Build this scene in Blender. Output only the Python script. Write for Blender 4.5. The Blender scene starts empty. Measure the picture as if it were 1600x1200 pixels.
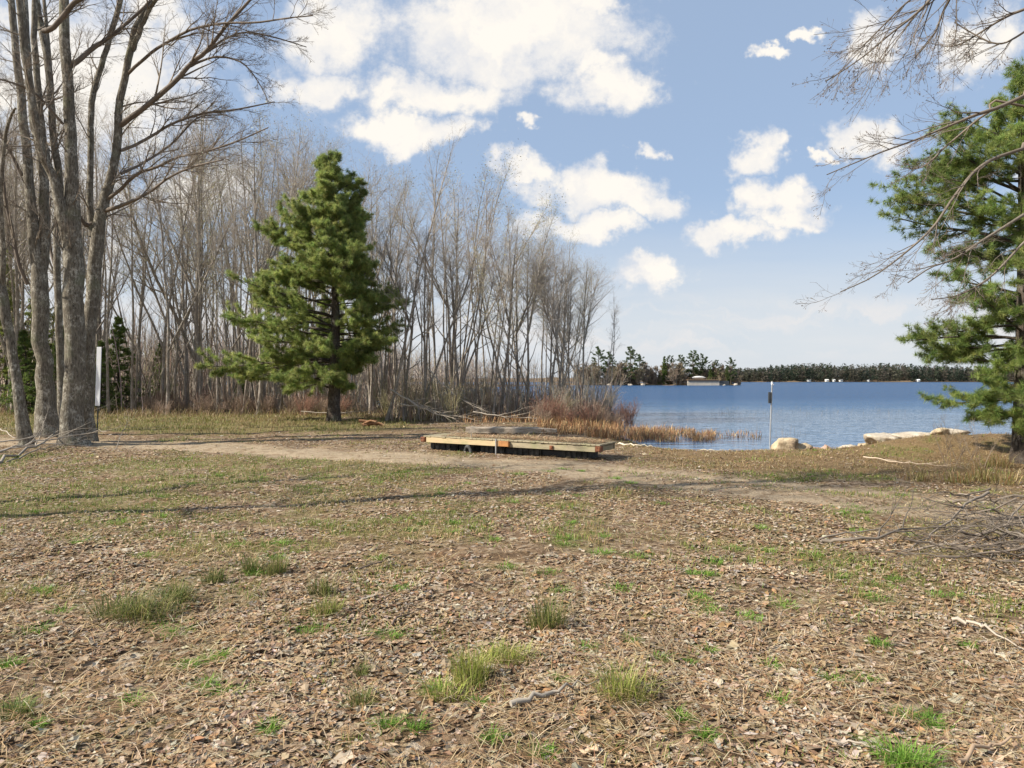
import bpy, math
import numpy as np
from mathutils import Vector, Matrix

R = math.radians
rng = np.random.default_rng(11)
scene = bpy.context.scene
col = scene.collection

# ------------------------------------------------------------------ camera
EYE = 2.0            # eye height above the lawn
FPX = 1067.0         # focal length in photo pixels (1600 wide)
HOR = 594.0          # horizon row
cam_d = bpy.data.cameras.new("camera")
cam_d.sensor_width = 36.0
cam_d.lens = 36.0 * FPX / 1600.0
cam_d.clip_start = 0.05
cam_d.clip_end = 9000
cam = bpy.data.objects.new("camera", cam_d)
cam.location = (0, 0, EYE)
cam.rotation_euler = (R(90) - math.atan((600 - HOR) / FPX), 0, 0)
col.objects.link(cam)
scene.camera = cam

# ------------------------------------------------------------------ light
SUN_EL, SUN_AZ = 37.0, 256.0      # azimuth clockwise from +Y: the sun is to the left, a little behind
sun_dir = Vector((math.sin(R(SUN_AZ)) * math.cos(R(SUN_EL)), math.cos(R(SUN_AZ)) * math.cos(R(SUN_EL)), math.sin(R(SUN_EL))))
sl = bpy.data.lights.new("sun", 'SUN')
sl.energy = 5.0
sl.angle = R(0.53)
sl.color = (1.0, 0.93, 0.81)
so = bpy.data.objects.new("sun", sl)
so.rotation_euler = sun_dir.to_track_quat('Z', 'Y').to_euler()
so.location = (-30, -10, 40)
col.objects.link(so)
scene.view_settings.view_transform = 'Standard'
scene.view_settings.look = 'None'
scene.view_settings.gamma = 1.0
scene.view_settings.use_curve_mapping = False
scene.view_settings.exposure = 0.76


class NT:
    """small helper around a node tree"""
    def __init__(self, tree):
        self.t = tree
        for n in list(tree.nodes):
            tree.nodes.remove(n)

    def n(self, typ, ins=None, **props):
        nd = self.t.nodes.new(typ)
        for k, v in props.items():
            setattr(nd, k, v)
        for k, v in (ins or {}).items():
            self.set(nd.inputs[k], v)
        return nd

    def set(self, sock, v):
        if isinstance(v, bpy.types.NodeSocket):
            self.t.links.new(v, sock)
        else:
            sock.default_value = v

    def m(self, op, a, b=0.0, clamp=False):
        nd = self.n('ShaderNodeMath', operation=op, use_clamp=clamp)
        self.set(nd.inputs[0], a)
        self.set(nd.inputs[1], b)
        return nd.outputs[0]

    def vm(self, op, a, b=None, out=0):
        nd = self.n('ShaderNodeVectorMath', operation=op)
        self.set(nd.inputs[0], a)
        if b is not None:
            self.set(nd.inputs[1], b)
        return nd.outputs[out]

    def mix(self, f, a, b, blend='MIX'):
        nd = self.n('ShaderNodeMix', data_type='RGBA', blend_type=blend)
        self.set(nd.inputs[0], f)
        self.set(nd.inputs[6], a)
        self.set(nd.inputs[7], b)
        return nd.outputs[2]

    def ramp(self, f, stops, interp='LINEAR'):
        nd = self.n('ShaderNodeValToRGB')
        cr = nd.color_ramp
        cr.interpolation = interp
        while len(cr.elements) < len(stops):
            cr.elements.new(0.5)
        for e, (p, c) in zip(cr.elements, stops):
            e.position = p
            e.color = (c, c, c, 1) if isinstance(c, (int, float)) else (*c, 1)
        self.set(nd.inputs[0], f)
        return nd.outputs[0]

    def noise(self, vec, scale, detail=3, rough=0.5, out=0, dist=0.0):
        nd = self.n('ShaderNodeTexNoise', {'Scale': scale, 'Detail': detail, 'Roughness': rough, 'Distortion': dist})
        if vec is not None:
            self.set(nd.inputs['Vector'], vec)
        return nd.outputs[out]

    def mr(self, v, a, b, c=0.0, d=1.0, smooth=False):
        nd = self.n('ShaderNodeMapRange', {1: a, 2: b, 3: c, 4: d})
        if smooth:
            nd.interpolation_type = 'SMOOTHSTEP'
        self.set(nd.inputs[0], v)
        return nd.outputs[0]


# ------------------------------------------------------------------ sky: Nishita air with a field of clouds
world = bpy.data.worlds.new("World")
scene.world = world
world.use_nodes = True
W = NT(world.node_tree)
sky = W.n('ShaderNodeTexSky', sky_type='NISHITA', sun_disc=False, sun_elevation=R(SUN_EL), sun_rotation=R(SUN_AZ),
          altitude=200, air_density=1.0, dust_density=0.8, ozone_density=2.2)
tc = W.n('ShaderNodeTexCoord')
sep = W.n('ShaderNodeSeparateXYZ', {0: tc.outputs['Generated']})
yy = W.m('ADD', W.m('ABSOLUTE', sep.outputs[1]), 0.02)
u = W.m('DIVIDE', sep.outputs[0], yy)
v = W.m('DIVIDE', sep.outputs[2], yy)
uv = W.n('ShaderNodeCombineXYZ', {0: u, 1: v, 2: 0.0}).outputs[0]
wob = W.noise(uv, 7.0, 5, 0.6, out=1)
wob = W.vm('MULTIPLY', W.vm('SUBTRACT', wob, (0.5, 0.5, 0.5)), (0.16, 0.12, 0.0))
wob2 = W.vm('MULTIPLY', W.vm('SUBTRACT', W.noise(uv, 28.0, 5, 0.6, out=1), (0.5, 0.5, 0.5)), (0.055, 0.045, 0.0))
uvd = W.vm('ADD', W.vm('ADD', uv, wob), wob2)
CLOUDS = [  # centre and half-size of each cloud, in hundredths of the view direction's slope
    (795, 60, 235, 95), (945, 130, 95, 52), (905, 22, 85, 26), (540, 50, 120, 75), (500, 140, 100, 45), (690, 150, 140, 48), (640, 208, 120, 34),
    (722, 218, 40, 20), (825, 200, 26, 16), (1028, 235, 32, 20), (1178, 246, 52, 36), (925, 298, 135, 42), (820, 272, 70, 30),
    (1005, 325, 85, 26), (905, 356, 110, 26), (1195, 322, 62, 34), (1150, 368, 95, 24), (1215, 350, 70, 24), (1010, 432, 70, 30),
    (1335, 240, 66, 42), (1278, 268, 22, 12), (1360, 88, 52, 40), (1500, 85, 85, 62), (1185, 85, 46, 12), (1238, 58, 22, 12),
     (150, 120, 210, 190), (60, 320, 200, 160), (320, 300, 120, 60),
    (1700, 300, 160, 70), (1900, 120, 160, 90), (-150, 200, 200, 120), (500, -180, 260, 90), (1150, -160, 200, 60), (1500, -250, 200, 90), (300, -300, 260, 90),
]
best = None
for (cx, cy, rx, ry) in CLOUDS:
    c = ((cx - 800) / FPX, (HOR - cy) / FPX, 0)
    s = (FPX / rx, FPX / ry, 0)
    d = W.vm('LENGTH', W.vm('MULTIPLY', W.vm('SUBTRACT', uvd, c), s), out=1)
    best = d if best is None else W.m('MINIMUM', best, d)
fine = W.noise(uv, 11.0, 8, 0.66)
dens = W.m('ADD', W.m('SUBTRACT', 1.0, best), W.m('MULTIPLY', W.m('SUBTRACT', fine, 0.5), 1.9))
cover = W.mr(dens, -0.12, 0.52, smooth=True)
up = W.vm('ADD', uvd, (-0.012, 0.03, 0.0))
fine2 = W.noise(up, 9.0, 4, 0.55)
lit = W.mr(W.m('ADD', W.m('MULTIPLY', dens, 0.22), fine2), 0.42, 0.70)
ccol = W.mix(lit, (5.6, 5.7, 6.0, 1), (7.5, 7.1, 6.5, 1))
# pale veil low over the water
veil = W.m('MULTIPLY', W.mr(W.m('ABSOLUTE', v), 0.05, 0.28, 1.0, 0.0, smooth=True), W.mr(W.noise(W.vm('MULTIPLY', uv, (2.0, 14.0, 0.0)), 2.0, 4), 0.3, 0.7, 0.72, 1.0))
blue = W.mix(0.65, sky.outputs[0], (3.3, 4.25, 5.75, 1))
air = W.mix(veil, blue, (5.35, 5.6, 5.85, 1))
streak = W.m('MULTIPLY', W.mr(W.noise(W.vm('MULTIPLY', uvd, (1.6, 15.0, 0.0)), 1.5, 5, 0.6), 0.42, 0.62, smooth=True), W.m('MULTIPLY', W.mr(v, 0.02, 0.06, smooth=True), W.mr(v, 0.09, 0.135, 1.0, 0.0, smooth=True)))
air = W.mix(W.m('MULTIPLY', streak, 0.8), air, (6.1, 5.95, 5.9, 1))
bg = W.n('ShaderNodeBackground', {0: W.mix(W.m('MULTIPLY', cover, 0.97), air, ccol), 1: 0.082})
W.n('ShaderNodeOutputWorld', {0: bg.outputs[0]})
world.cycles.sampling_method = 'MANUAL'
world.cycles.sample_map_resolution = 512

# ------------------------------------------------------------------ numpy geometry helpers
def nrm(a):
    return a / np.maximum(np.linalg.norm(a, axis=-1, keepdims=True), 1e-9)


def hash2(i, j, seed):
    h = (i.astype(np.int64) * 374761393 + j.astype(np.int64) * 668265263 + seed * 974634777) & 0x7fffffff
    h = ((h ^ (h >> 13)) * 1274126177) & 0x7fffffff
    return ((h ^ (h >> 16)) & 0xffff) / 65535.0


def vnoise(x, y, seed=0):
    i = np.floor(x); j = np.floor(y)
    fx = x - i; fy = y - j
    fx = fx * fx * (3 - 2 * fx); fy = fy * fy * (3 - 2 * fy)
    a = hash2(i, j, seed); b = hash2(i + 1, j, seed); c = hash2(i, j + 1, seed); d = hash2(i + 1, j + 1, seed)
    return a * (1 - fx) * (1 - fy) + b * fx * (1 - fy) + c * (1 - fx) * fy + d * fx * fy


def fbm(x, y, scale=1.0, octs=3, seed=0):
    s = 0; a = 1.0; t = 0
    for o in range(octs):
        s = s + a * vnoise(x * scale * 2 ** o + 17.3 * o, y * scale * 2 ** o - 9.1 * o, seed + o); t += a; a *= 0.5
    return s / t


def sstep(x, a, b):
    t = np.clip((x - a) / (b - a), 0, 1)
    return t * t * (3 - 2 * t)


class MB:
    """collects vertices and faces of ONE mesh"""
    def __init__(self):
        self.v = []; self.f = []; self.n = 0

    def add(self, V, F, tint=(1, 1, 1)):
        V = np.asarray(V, float).reshape(-1, 3); F = np.asarray(F, np.int64)
        t = np.asarray(tint, float)
        if t.ndim == 1:
            t = np.tile(t, (len(F), 1))
        self.f.append((F + self.n, t)); self.v.append(V); self.n += len(V)
        return self

    def build(self, name, mat, parent=None, smooth=True, link=True):
        me = bpy.data.meshes.new(name)
        V = np.concatenate(self.v)
        me.vertices.add(len(V)); me.vertices.foreach_set('co', V.astype(np.float32).ravel())
        tot = np.concatenate([np.full(len(F), F.shape[1]) for F, t in self.f])
        loops = np.concatenate([F.ravel() for F, t in self.f])
        me.loops.add(len(loops)); me.loops.foreach_set('vertex_index', loops.astype(np.int32))
        me.polygons.add(len(tot))
        st = np.concatenate([[0], np.cumsum(tot)[:-1]])
        me.polygons.foreach_set('loop_start', st.astype(np.int32))
        me.polygons.foreach_set('use_smooth', np.full(len(tot), smooth))
        me.update(calc_edges=True)
        at = me.attributes.new('tint', 'FLOAT_COLOR', 'FACE')
        T = np.concatenate([t for F, t in self.f])
        at.data.foreach_set('color', np.concatenate([T, np.ones((len(T), 1))], 1).astype(np.float32).ravel())
        me.materials.append(mat)
        o = bpy.data.objects.new(name, me)
        if parent is not None:
            o.parent = parent
        if link:
            col.objects.link(o)
        return o


def tubes(mb, P, Rr, k=5, tint=(1, 1, 1), cap=False):
    P = np.asarray(P, float); Rr = np.asarray(Rr, float)
    if P.ndim == 2:
        P = P[None]; Rr = Rr[None]
    B, N, _ = P.shape
    T = nrm(np.gradient(P, axis=1))
    mean = nrm(P[:, -1] - P[:, 0])
    ax = np.where(np.abs(mean[:, 2:3]) < 0.8, np.array([[0, 0, 1.0]]), np.array([[1.0, 0, 0]]))
    n0 = nrm(np.cross(mean, ax))[:, None, :]
    U = nrm(n0 - (n0 * T).sum(-1, keepdims=True) * T)
    Wv = np.cross(T, U)
    a = np.linspace(0, 2 * np.pi, k, endpoint=False)
    ring = P[:, :, None] + Rr[:, :, None, None] * (np.cos(a)[:, None] * U[:, :, None] + np.sin(a)[:, None] * Wv[:, :, None])
    b = np.arange(B)[:, None, None] * N * k; i = np.arange(N - 1)[None, :, None] * k; j = np.arange(k)[None, None, :]
    j2 = (j + 1) % k
    F = np.stack([b + i + j, b + i + j2, b + i + k + j2, b + i + k + j], -1).reshape(-1, 4)
    t = np.asarray(tint, float)
    if t.ndim == 2:
        t = np.repeat(t, (N - 1) * k, axis=0)
    mb.add(ring, F, t)
    if cap:
        n0_ = mb.n
        V = []; Fs = []
        for bb in range(B):
            for e in (0, N - 1):
                s = len(V)
                V.extend(ring[bb, e]); V.append(P[bb, e])
                for q in range(k):
                    Fs.append((s + q, s + (q + 1) % k, s + k) if e else (s + (q + 1) % k, s + q, s + k))
        mb.add(V, np.array(Fs), t if t.ndim == 1 else t[0])


def spline(pts, N):
    """resample control points (M,k) into N points along a Catmull-Rom curve"""
    p = np.asarray(pts, float)
    e = np.concatenate([[2 * p[0] - p[1]], p, [2 * p[-1] - p[-2]]])
    s = np.linspace(0, len(p) - 1 - 1e-6, N); i = s.astype(int); t = (s - i)[:, None]
    a, b, c, d = e[i], e[i + 1], e[i + 2], e[i + 3]
    return 0.5 * (2 * b + (c - a) * t + (2 * a - 5 * b + 4 * c - d) * t * t + (3 * b - 3 * c + d - a) * t ** 3)


def branches(P, Rr, n, t0, t1, ang, lenf, N2, up=0.0, wob=0.1, rr=0.6, rmin=0.0025, flat=1.0, rcap=1.0, push=None):
    """n children on each of the branches P (B,N,3): returns their points and radii"""
    B, N, _ = P.shape
    t = rng.uniform(t0, t1, (B, n)); s = t * (N - 1); i = np.clip(s.astype(int), 0, N - 2); f = (s - i)[..., None]
    bi = np.arange(B)[:, None]
    p = P[bi, i] * (1 - f) + P[bi, i + 1] * f
    tan = nrm(P[bi, i + 1] - P[bi, i])
    r = Rr[bi, i] * (1 - f[..., 0]) + Rr[bi, i + 1] * f[..., 0]
    perp = nrm(np.cross(tan, rng.normal(size=p.shape)))
    a = (ang * (1 + 0.25 * rng.normal(size=t.shape)))[..., None]
    d = np.cos(a) * tan + np.sin(a) * perp
    d[..., 2] *= flat
    if push is not None:
        d = d + np.asarray(push)
    d = nrm(d)
    PL = np.linalg.norm(np.diff(P, axis=1), axis=-1).sum(1)[:, None]
    L = (lenf(t, PL) * rng.uniform(0.65, 1.2, t.shape))[..., None]
    p = p.reshape(-1, 3); d = d.reshape(-1, 3); L = L.reshape(-1, 1); r = r.reshape(-1)
    r0 = np.minimum(np.minimum(r * rr, rcap), 0.004 + 0.014 * L[:, 0])
    out = [p]
    for q in range(N2 - 1):
        d = nrm(d + wob * rng.normal(size=d.shape) + up * np.array([0, 0, 1.0]))
        p = p + d * L / (N2 - 1)
        out.append(p)
    tt = np.linspace(0, 1, N2)[None]
    R2 = np.maximum(r0[:, None] * (1 - tt) ** 0.8, np.minimum(rmin, r0[:, None]))
    return np.stack(out, 1), R2


def blades(mb, pos, h, w, lean, tint, droop=0.4, az=None):
    """grass-like blades: bent strips of three pieces"""
    M = len(pos)
    a = rng.uniform(0, 2 * np.pi, M) if az is None else az
    d = np.stack([np.cos(a), np.sin(a), np.zeros(M)], 1)
    s = np.stack([-np.sin(a), np.cos(a), np.zeros(M)], 1) * (w if np.isscalar(w) else np.asarray(w)[:, None]) * 0.5
    h = np.asarray(h); lean = np.asarray(lean) * np.ones(M)
    z = np.array([0, 0, 1.0])
    m1 = pos + d * (lean * h * 0.35)[:, None] + z * (h * 0.55)[:, None]
    tip = pos + d * (lean * h)[:, None] + z * (h * (1 - droop * lean * 0.6))[:, None]
    V = np.stack([pos - s, pos + s, m1 + s * 0.75, m1 - s * 0.75, tip], 1)
    b = np.arange(M)[:, None] * 5
    F4 = b + np.array([[0, 1, 2, 3]]); F3 = b + np.array([[3, 2, 4]])
    n0 = mb.n
    mb.add(V.reshape(-1, 3), F4, tint)
    mb.f.append((F3 + n0, np.asarray(tint, float) if np.ndim(tint) == 2 else np.tile(np.asarray(tint, float), (M, 1))))


def pick(pal, M, jit=0.12):
    pal = np.asarray(pal, float)
    c = pal[rng.integers(0, len(pal), M)]
    return np.clip(c * (1 + jit * rng.normal(size=(M, 1))) * (1 + 0.04 * rng.normal(size=(M, 3))), 0.004, 1)


def box(mb, c, s, rz=0.0, tint=(1, 1, 1), taper=0.0, bev=0.0):
    """a box with chamfered long edges"""
    x, y, z = s[0] / 2, s[1] / 2, s[2] / 2
    b = min(bev, x * .9, y * .9, z * .9)
    if b > 0:
        pr = [(-y + b, -z), (y - b, -z), (y, -z + b), (y, z - b), (y - b, z), (-y + b, z), (-y, z - b), (-y, -z + b)]
    else:
        pr = [(-y, -z), (y, -z), (y, z), (-y, z)]
    k = len(pr)
    V = [(-x, p, q) for p, q in pr] + [(x, p, q) for p, q in pr]
    V = np.array(V)
    cz, sz = math.cos(rz), math.sin(rz)
    V = np.stack([V[:, 0] * cz - V[:, 1] * sz, V[:, 0] * sz + V[:, 1] * cz, V[:, 2]], 1) + np.array(c)
    F = [(i, (i + 1) % k, k + (i + 1) % k, k + i) for i in range(k)]
    n0 = mb.n
    mb.add(V, np.array(F)[:, ::-1], tint)
    caps = np.array([list(range(k)), list(range(2 * k - 1, k - 1, -1))])
    mb.f.append((caps[:, ::1] + n0, np.tile(np.asarray(tint, float), (2, 1))))


def tag(o, label=None, cat=None, group=None, kind=None):
    if label: o['label'] = label
    if cat: o['category'] = cat
    if group: o['group'] = group
    if kind: o['kind'] = kind
    return o


def empty(name, loc, rz=0.0):
    o = bpy.data.objects.new(name, None)
    o.empty_display_size = 0.3
    o.location = loc; o.rotation_euler = (0, 0, rz)
    col.objects.link(o)
    return o


def copy_tree(o, parent=None):
    c = o.copy(); col.objects.link(c); c.parent = parent
    for ch in list(o.children):
        copy_tree(ch, c)
    return c


# ------------------------------------------------------------------ materials
def new_mat(name):
    m = bpy.data.materials.new(name); m.use_nodes = True
    return m, NT(m.node_tree)


def finish(nt, color, rough=0.8, bump=None, spec=0.3, trans=0.0, dist=0.02, metal=0.0):
    b = nt.n('ShaderNodeBsdfPrincipled', {'Roughness': rough, 'Specular IOR Level': spec, 'Metallic': metal})
    nt.set(b.inputs['Base Color'], color)
    if bump is not None:
        bp = nt.n('ShaderNodeBump', {'Strength': 1.0, 'Distance': dist, 'Height': bump})
        nt.t.links.new(bp.outputs[0], b.inputs['Normal'])
    sh = b.outputs[0]
    if trans > 0:
        tr = nt.n('ShaderNodeBsdfTranslucent')
        nt.set(tr.inputs[0], color)
        sh = nt.n('ShaderNodeMixShader', {0: trans, 1: sh, 2: tr.outputs[0]}).outputs[0]
    nt.n('ShaderNodeOutputMaterial', {0: sh})


def mat_tint(name, rough=0.8, trans=0.0, spec=0.25, var=0.25, scale=3.0):
    m, t = new_mat(name)
    a = t.n('ShaderNodeAttribute', attribute_name='tint')
    pos = t.n('ShaderNodeNewGeometry').outputs['Position']
    f = t.mr(t.noise(pos, scale, 3), 0.25, 0.75, 1 - var, 1 + var)
    c = t.mix(1.0, a.outputs[0], t.n('ShaderNodeCombineColor', {0: f, 1: f, 2: f}).outputs[0], 'MULTIPLY')
    finish(t, c, rough, trans=trans, spec=spec)
    return m


def mat_bark(name, dark, mid, pale, lichen=0.45, scale=1.0, obj=True):
    m, t = new_mat(name)
    tcn = t.n('ShaderNodeTexCoord').outputs['Object']
    v1 = t.vm('MULTIPLY', tcn, (1, 1, 0.22))
    n1 = t.noise(v1, 28 * scale, 5, 0.65)
    n2 = t.noise(tcn, 3.2 * scale, 4, 0.6)
    n3 = t.noise(t.vm('MULTIPLY', tcn, (1, 1, 0.55)), 17 * scale, 5, 0.75)
    c = t.mix(t.mr(n1, 0.32, 0.66), (*dark, 1), (*mid, 1))
    c = t.mix(t.m('MULTIPLY', t.mr(n2, 0.46, 0.62, 0.1, 0.9), t.mr(n3, 0.45, 0.58)), c, (*pale, 1))
    c = t.mix(t.m('MULTIPLY', t.mr(t.noise(tcn, 1.7 * scale, 3), 0.56, 0.7), lichen), c, (0.16, 0.17, 0.10, 1))
    finish(t, c, 0.9, bump=t.m('ADD', n1, t.m('MULTIPLY', n3, 0.5)), dist=0.03, spec=0.15)
    return m


M_BARK = mat_bark("maple_bark", (0.05, 0.04, 0.03), (0.22, 0.19, 0.145), (0.46, 0.43, 0.36))
M_BARK_TREE = mat_bark("wood_bark", (0.13, 0.105, 0.085), (0.37, 0.32, 0.265), (0.54, 0.49, 0.42), 0.3)
M_BARK_PINE = mat_bark("pine_bark", (0.03, 0.024, 0.02), (0.11, 0.085, 0.065), (0.2, 0.18, 0.16), 0.5)
M_TWIG = mat_tint("twig_wood", 0.85, var=0.3)
M_NEEDLE = mat_tint("pine_needles", 0.5, trans=0.5, spec=0.3, var=0.35, scale=0.9)
M_LEAF = mat_tint("dead_leaves", 0.7, trans=0.12, spec=0.25, var=0.2, scale=1.5)
M_GRASS = mat_tint("grass_blades", 0.6, trans=0.3, spec=0.3, var=0.25, scale=0.8)


def mat_wood(name, a, b, c, scale=1.0, axis=0):
    m, t = new_mat(name)
    tcn = t.n('ShaderNodeTexCoord').outputs['Object']
    st = [6.0, 6.0, 6.0]; st[axis] = 0.5
    n1 = t.noise(t.vm('MULTIPLY', tcn, tuple(st)), 6 * scale, 5, 0.65)
    n2 = t.noise(tcn, 2.3, 4, 0.6)
    k = t.mix(t.mr(n1, 0.3, 0.7), (*a, 1), (*b, 1))
    k = t.mix(t.m('MULTIPLY', t.mr(n2, 0.5, 0.68), 0.75), k, (*c, 1))
    finish(t, k, 0.8, bump=n1, dist=0.006, spec=0.2)
    return m


M_NEWWOOD = mat_wood("pressure_treated_lumber", (0.58, 0.45, 0.26), (0.44, 0.33, 0.20), (0.36, 0.33, 0.18))
M_OLDWOOD = mat_wood("weathered_lumber", (0.42, 0.35, 0.23), (0.22, 0.19, 0.13), (0.25, 0.25, 0.13))
M_GREYWOOD = mat_wood("driftwood", (0.50, 0.42, 0.33), (0.17, 0.13, 0.10), (0.34, 0.29, 0.22))
M_CUTWOOD = mat_wood("orange_end_grain", (0.50, 0.25, 0.09), (0.34, 0.15, 0.06), (0.22, 0.10, 0.05), axis=2)
M_ROTTEN = mat_wood("rotten_wood", (0.36, 0.20, 0.10), (0.14, 0.06, 0.035), (0.46, 0.31, 0.19), 2.0)


def mat_plain(name, c1, c2, rough=0.6, scale=4.0, metal=0.0, spec=0.4, dist=0.004):
    m, t = new_mat(name)
    tcn = t.n('ShaderNodeTexCoord').outputs['Object']
    n = t.noise(tcn, scale, 5, 0.65)
    finish(t, t.mix(t.mr(n, 0.35, 0.68), (*c1, 1), (*c2, 1)), rough, bump=n, spec=spec, metal=metal, dist=dist)
    return m


M_BLACK = mat_plain("black_plastic", (0.012, 0.012, 0.013), (0.04, 0.042, 0.045), 0.5)
M_GREYFLOAT = mat_plain("dusty_float", (0.012, 0.013, 0.013), (0.09, 0.09, 0.085), 0.75, 5)
M_RUST = mat_plain("rusty_steel", (0.26, 0.10, 0.045), (0.12, 0.05, 0.03), 0.85, 14)
M_WHITE = mat_plain("white_paint", (0.84, 0.85, 0.87), (0.74, 0.76, 0.78), 0.5, 2)
M_STEEL = mat_plain("galvanised_steel", (0.55, 0.56, 0.58), (0.38, 0.38, 0.38), 0.4, 6, 0.6)
M_DARK = mat_plain("dark_metal", (0.03, 0.035, 0.04), (0.07, 0.075, 0.08), 0.5, 8)
M_ROOF = mat_plain("grey_roofing", (0.10, 0.095, 0.09), (0.17, 0.16, 0.15), 0.9, 3)
M_SIDING = mat_plain("pale_siding", (0.72, 0.71, 0.68), (0.62, 0.61, 0.58), 0.7, 1.5)
M_BROWN = mat_plain("brown_stained_wood", (0.30, 0.20, 0.12), (0.20, 0.13, 0.08), 0.8, 2)
M_CONCRETE = mat_plain("pale_concrete", (0.52, 0.46, 0.38), (0.40, 0.35, 0.29), 0.85, 0.8)
M_GLASS = mat_plain("window_glass", (0.03, 0.04, 0.05), (0.05, 0.06, 0.07), 0.08, 1, spec=0.6)


def mat_rock(name, c1, c2, c3):
    m, t = new_mat(name)
    tcn = t.n('ShaderNodeTexCoord').outputs['Object']
    n1 = t.noise(tcn, 4.0, 6, 0.7); n2 = t.noise(tcn, 18.0, 4, 0.7); n3 = t.noise(tcn, 1.6, 3)
    k = t.mix(t.mr(n1, 0.35, 0.65), (*c1, 1), (*c2, 1))
    k = t.mix(t.m('MULTIPLY', t.mr(n3, 0.5, 0.66), t.mr(n2, 0.35, 0.6)), k, (*c3, 1))
    finish(t, k, 0.9, bump=t.m('ADD', n1, t.m('MULTIPLY', n2, 0.4)), dist=0.05, spec=0.2)
    return m


M_ROCK = mat_rock("granite", (0.52, 0.42, 0.28), (0.33, 0.25, 0.16), (0.16, 0.12, 0.09))
M_ROCKP = mat_rock("pale_granite", (0.60, 0.53, 0.43), (0.40, 0.33, 0.25), (0.20, 0.16, 0.12))
M_ROCKR = mat_rock("pinkish_granite", (0.48, 0.33, 0.26), (0.34, 0.23, 0.18), (0.2, 0.15, 0.12))

# ------------------------------------------------------------------ terrain
WATER = -0.30
LAND = np.array([(-3500, -3500), (3500, -3500), (3500, 60), (60, 27), (25, 22.6), (16, 20.7), (12.4, 20.5), (10.2, 20.9), (8.9, 21.6),
                 (8.2, 22.1), (6.2, 21.8), (5.1, 22.6), (4.5, 24.3), (4.3, 27), (5.0, 33), (6.3, 40), (7.0, 46), (5.5, 51), (-1, 54), (-8, 56),
                 (-13, 62), (-15, 80), (-14, 110), (-10, 200), (20, 320), (-3500, 500)], float)


def land_sd(x, y):
    """signed distance to the shoreline: positive on land"""
    x = np.asarray(x, float); y = np.asarray(y, float)
    best = np.full(x.shape, 1e9); inside = np.zeros(x.shape, bool)
    for i in range(len(LAND)):
        ax, ay = LAND[i]; bx, by = LAND[(i + 1) % len(LAND)]
        dx, dy = bx - ax, by - ay
        t = np.clip(((x - ax) * dx + (y - ay) * dy) / (dx * dx + dy * dy), 0, 1)
        best = np.minimum(best, np.hypot(x - ax - t * dx, y - ay - t * dy))
        if ay != by:
            cr = ((ay > y) != (by > y)) & (x < dx * (y - ay) / dy + ax)
            inside ^= cr
    return np.where(inside, best, -best)


def gh(x, y):
    x = np.asarray(x, float); y = np.asarray(y, float)
    sd = land_sd(x, y) + 0.5 * (fbm(x, y, 0.9, 3, 5) - 0.5)
    near = np.exp(-((x / 90) ** 2 + (y / 120) ** 2))
    zl = 0.22 * (fbm(x, y, 0.16, 3, 1) - 0.5) * near + 0.09 * (fbm(x, y, 1.1, 3, 2) - 0.5) * near + 0.03 * (fbm(x, y, 5.0, 2, 3) - 0.5) * near
    zl = zl * (1 - np.exp(-(((x + 0.3) / 3.6) ** 2 + ((y - 18.3) / 2.4) ** 2) ** 2))
    z = np.where(sd > 0, WATER + (0.3 + zl) * sstep(sd, -0.4, 3.2), WATER - 0.06 + np.maximum(-1.6, 0.3 * sd))
    bank = 0.56 * np.exp(-(np.abs(x - 12.6) / 3.0) ** 2.6 - ((y - 18.9) / 1.5) ** 2) + 0.25 * np.exp(-((x - 17.5) / 3.5) ** 2 - ((y - 18.5) / 1.6) ** 2)
    z = z + bank * sstep(sd, 0.0, 1.0)
    # worn ruts along the track
    return z - 0.035 * track_core(x, y)


TRACK = np.array([(-40, 26), (-24, 23.5), (-16, 22.2), (-11.5, 21.6), (-8.7, 20.5), (-5.6, 19.0), (-3.4, 17.9), (-1.0, 16.6), (1.0, 15.5), (2.8, 14.1), (4.8, 12.4), (6.4, 11.2), (8.2, 10.2), (12, 8.8), (25, 5)], float)


def track_d(x, y):
    best = np.full(np.shape(x), 1e9)
    for i in range(len(TRACK) - 1):
        ax, ay = TRACK[i]; dx, dy = TRACK[i + 1] - TRACK[i]
        t = np.clip(((x - ax) * dx + (y - ay) * dy) / (dx * dx + dy * dy), 0, 1)
        px = x - ax - t * dx; py = y - ay - t * dy
        s = np.sign(dx * py - dy * px)
        d = np.hypot(px, py) * s
        best = np.where(np.abs(d) < np.abs(best), d, best)
    return best


def track_core(x, y):
    d = track_d(x, y)
    return np.exp(-((np.abs(d) - 0.75) / 0.28) ** 2)


def track_mask(x, y):
    d = track_d(x, y) + 0.9 * (fbm(x, y, 0.8, 3, 21) - 0.5)
    full = 1 - sstep(np.abs(d), 0.75, 1.5)
    ruts = np.exp(-((np.abs(d) - 0.78) / 0.42) ** 2)
    f = sstep(x, 0.5, 4.5)               # the middle grows over towards the right
    return full * (1 - f) + f * np.maximum(ruts, full * 0.45)


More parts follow.
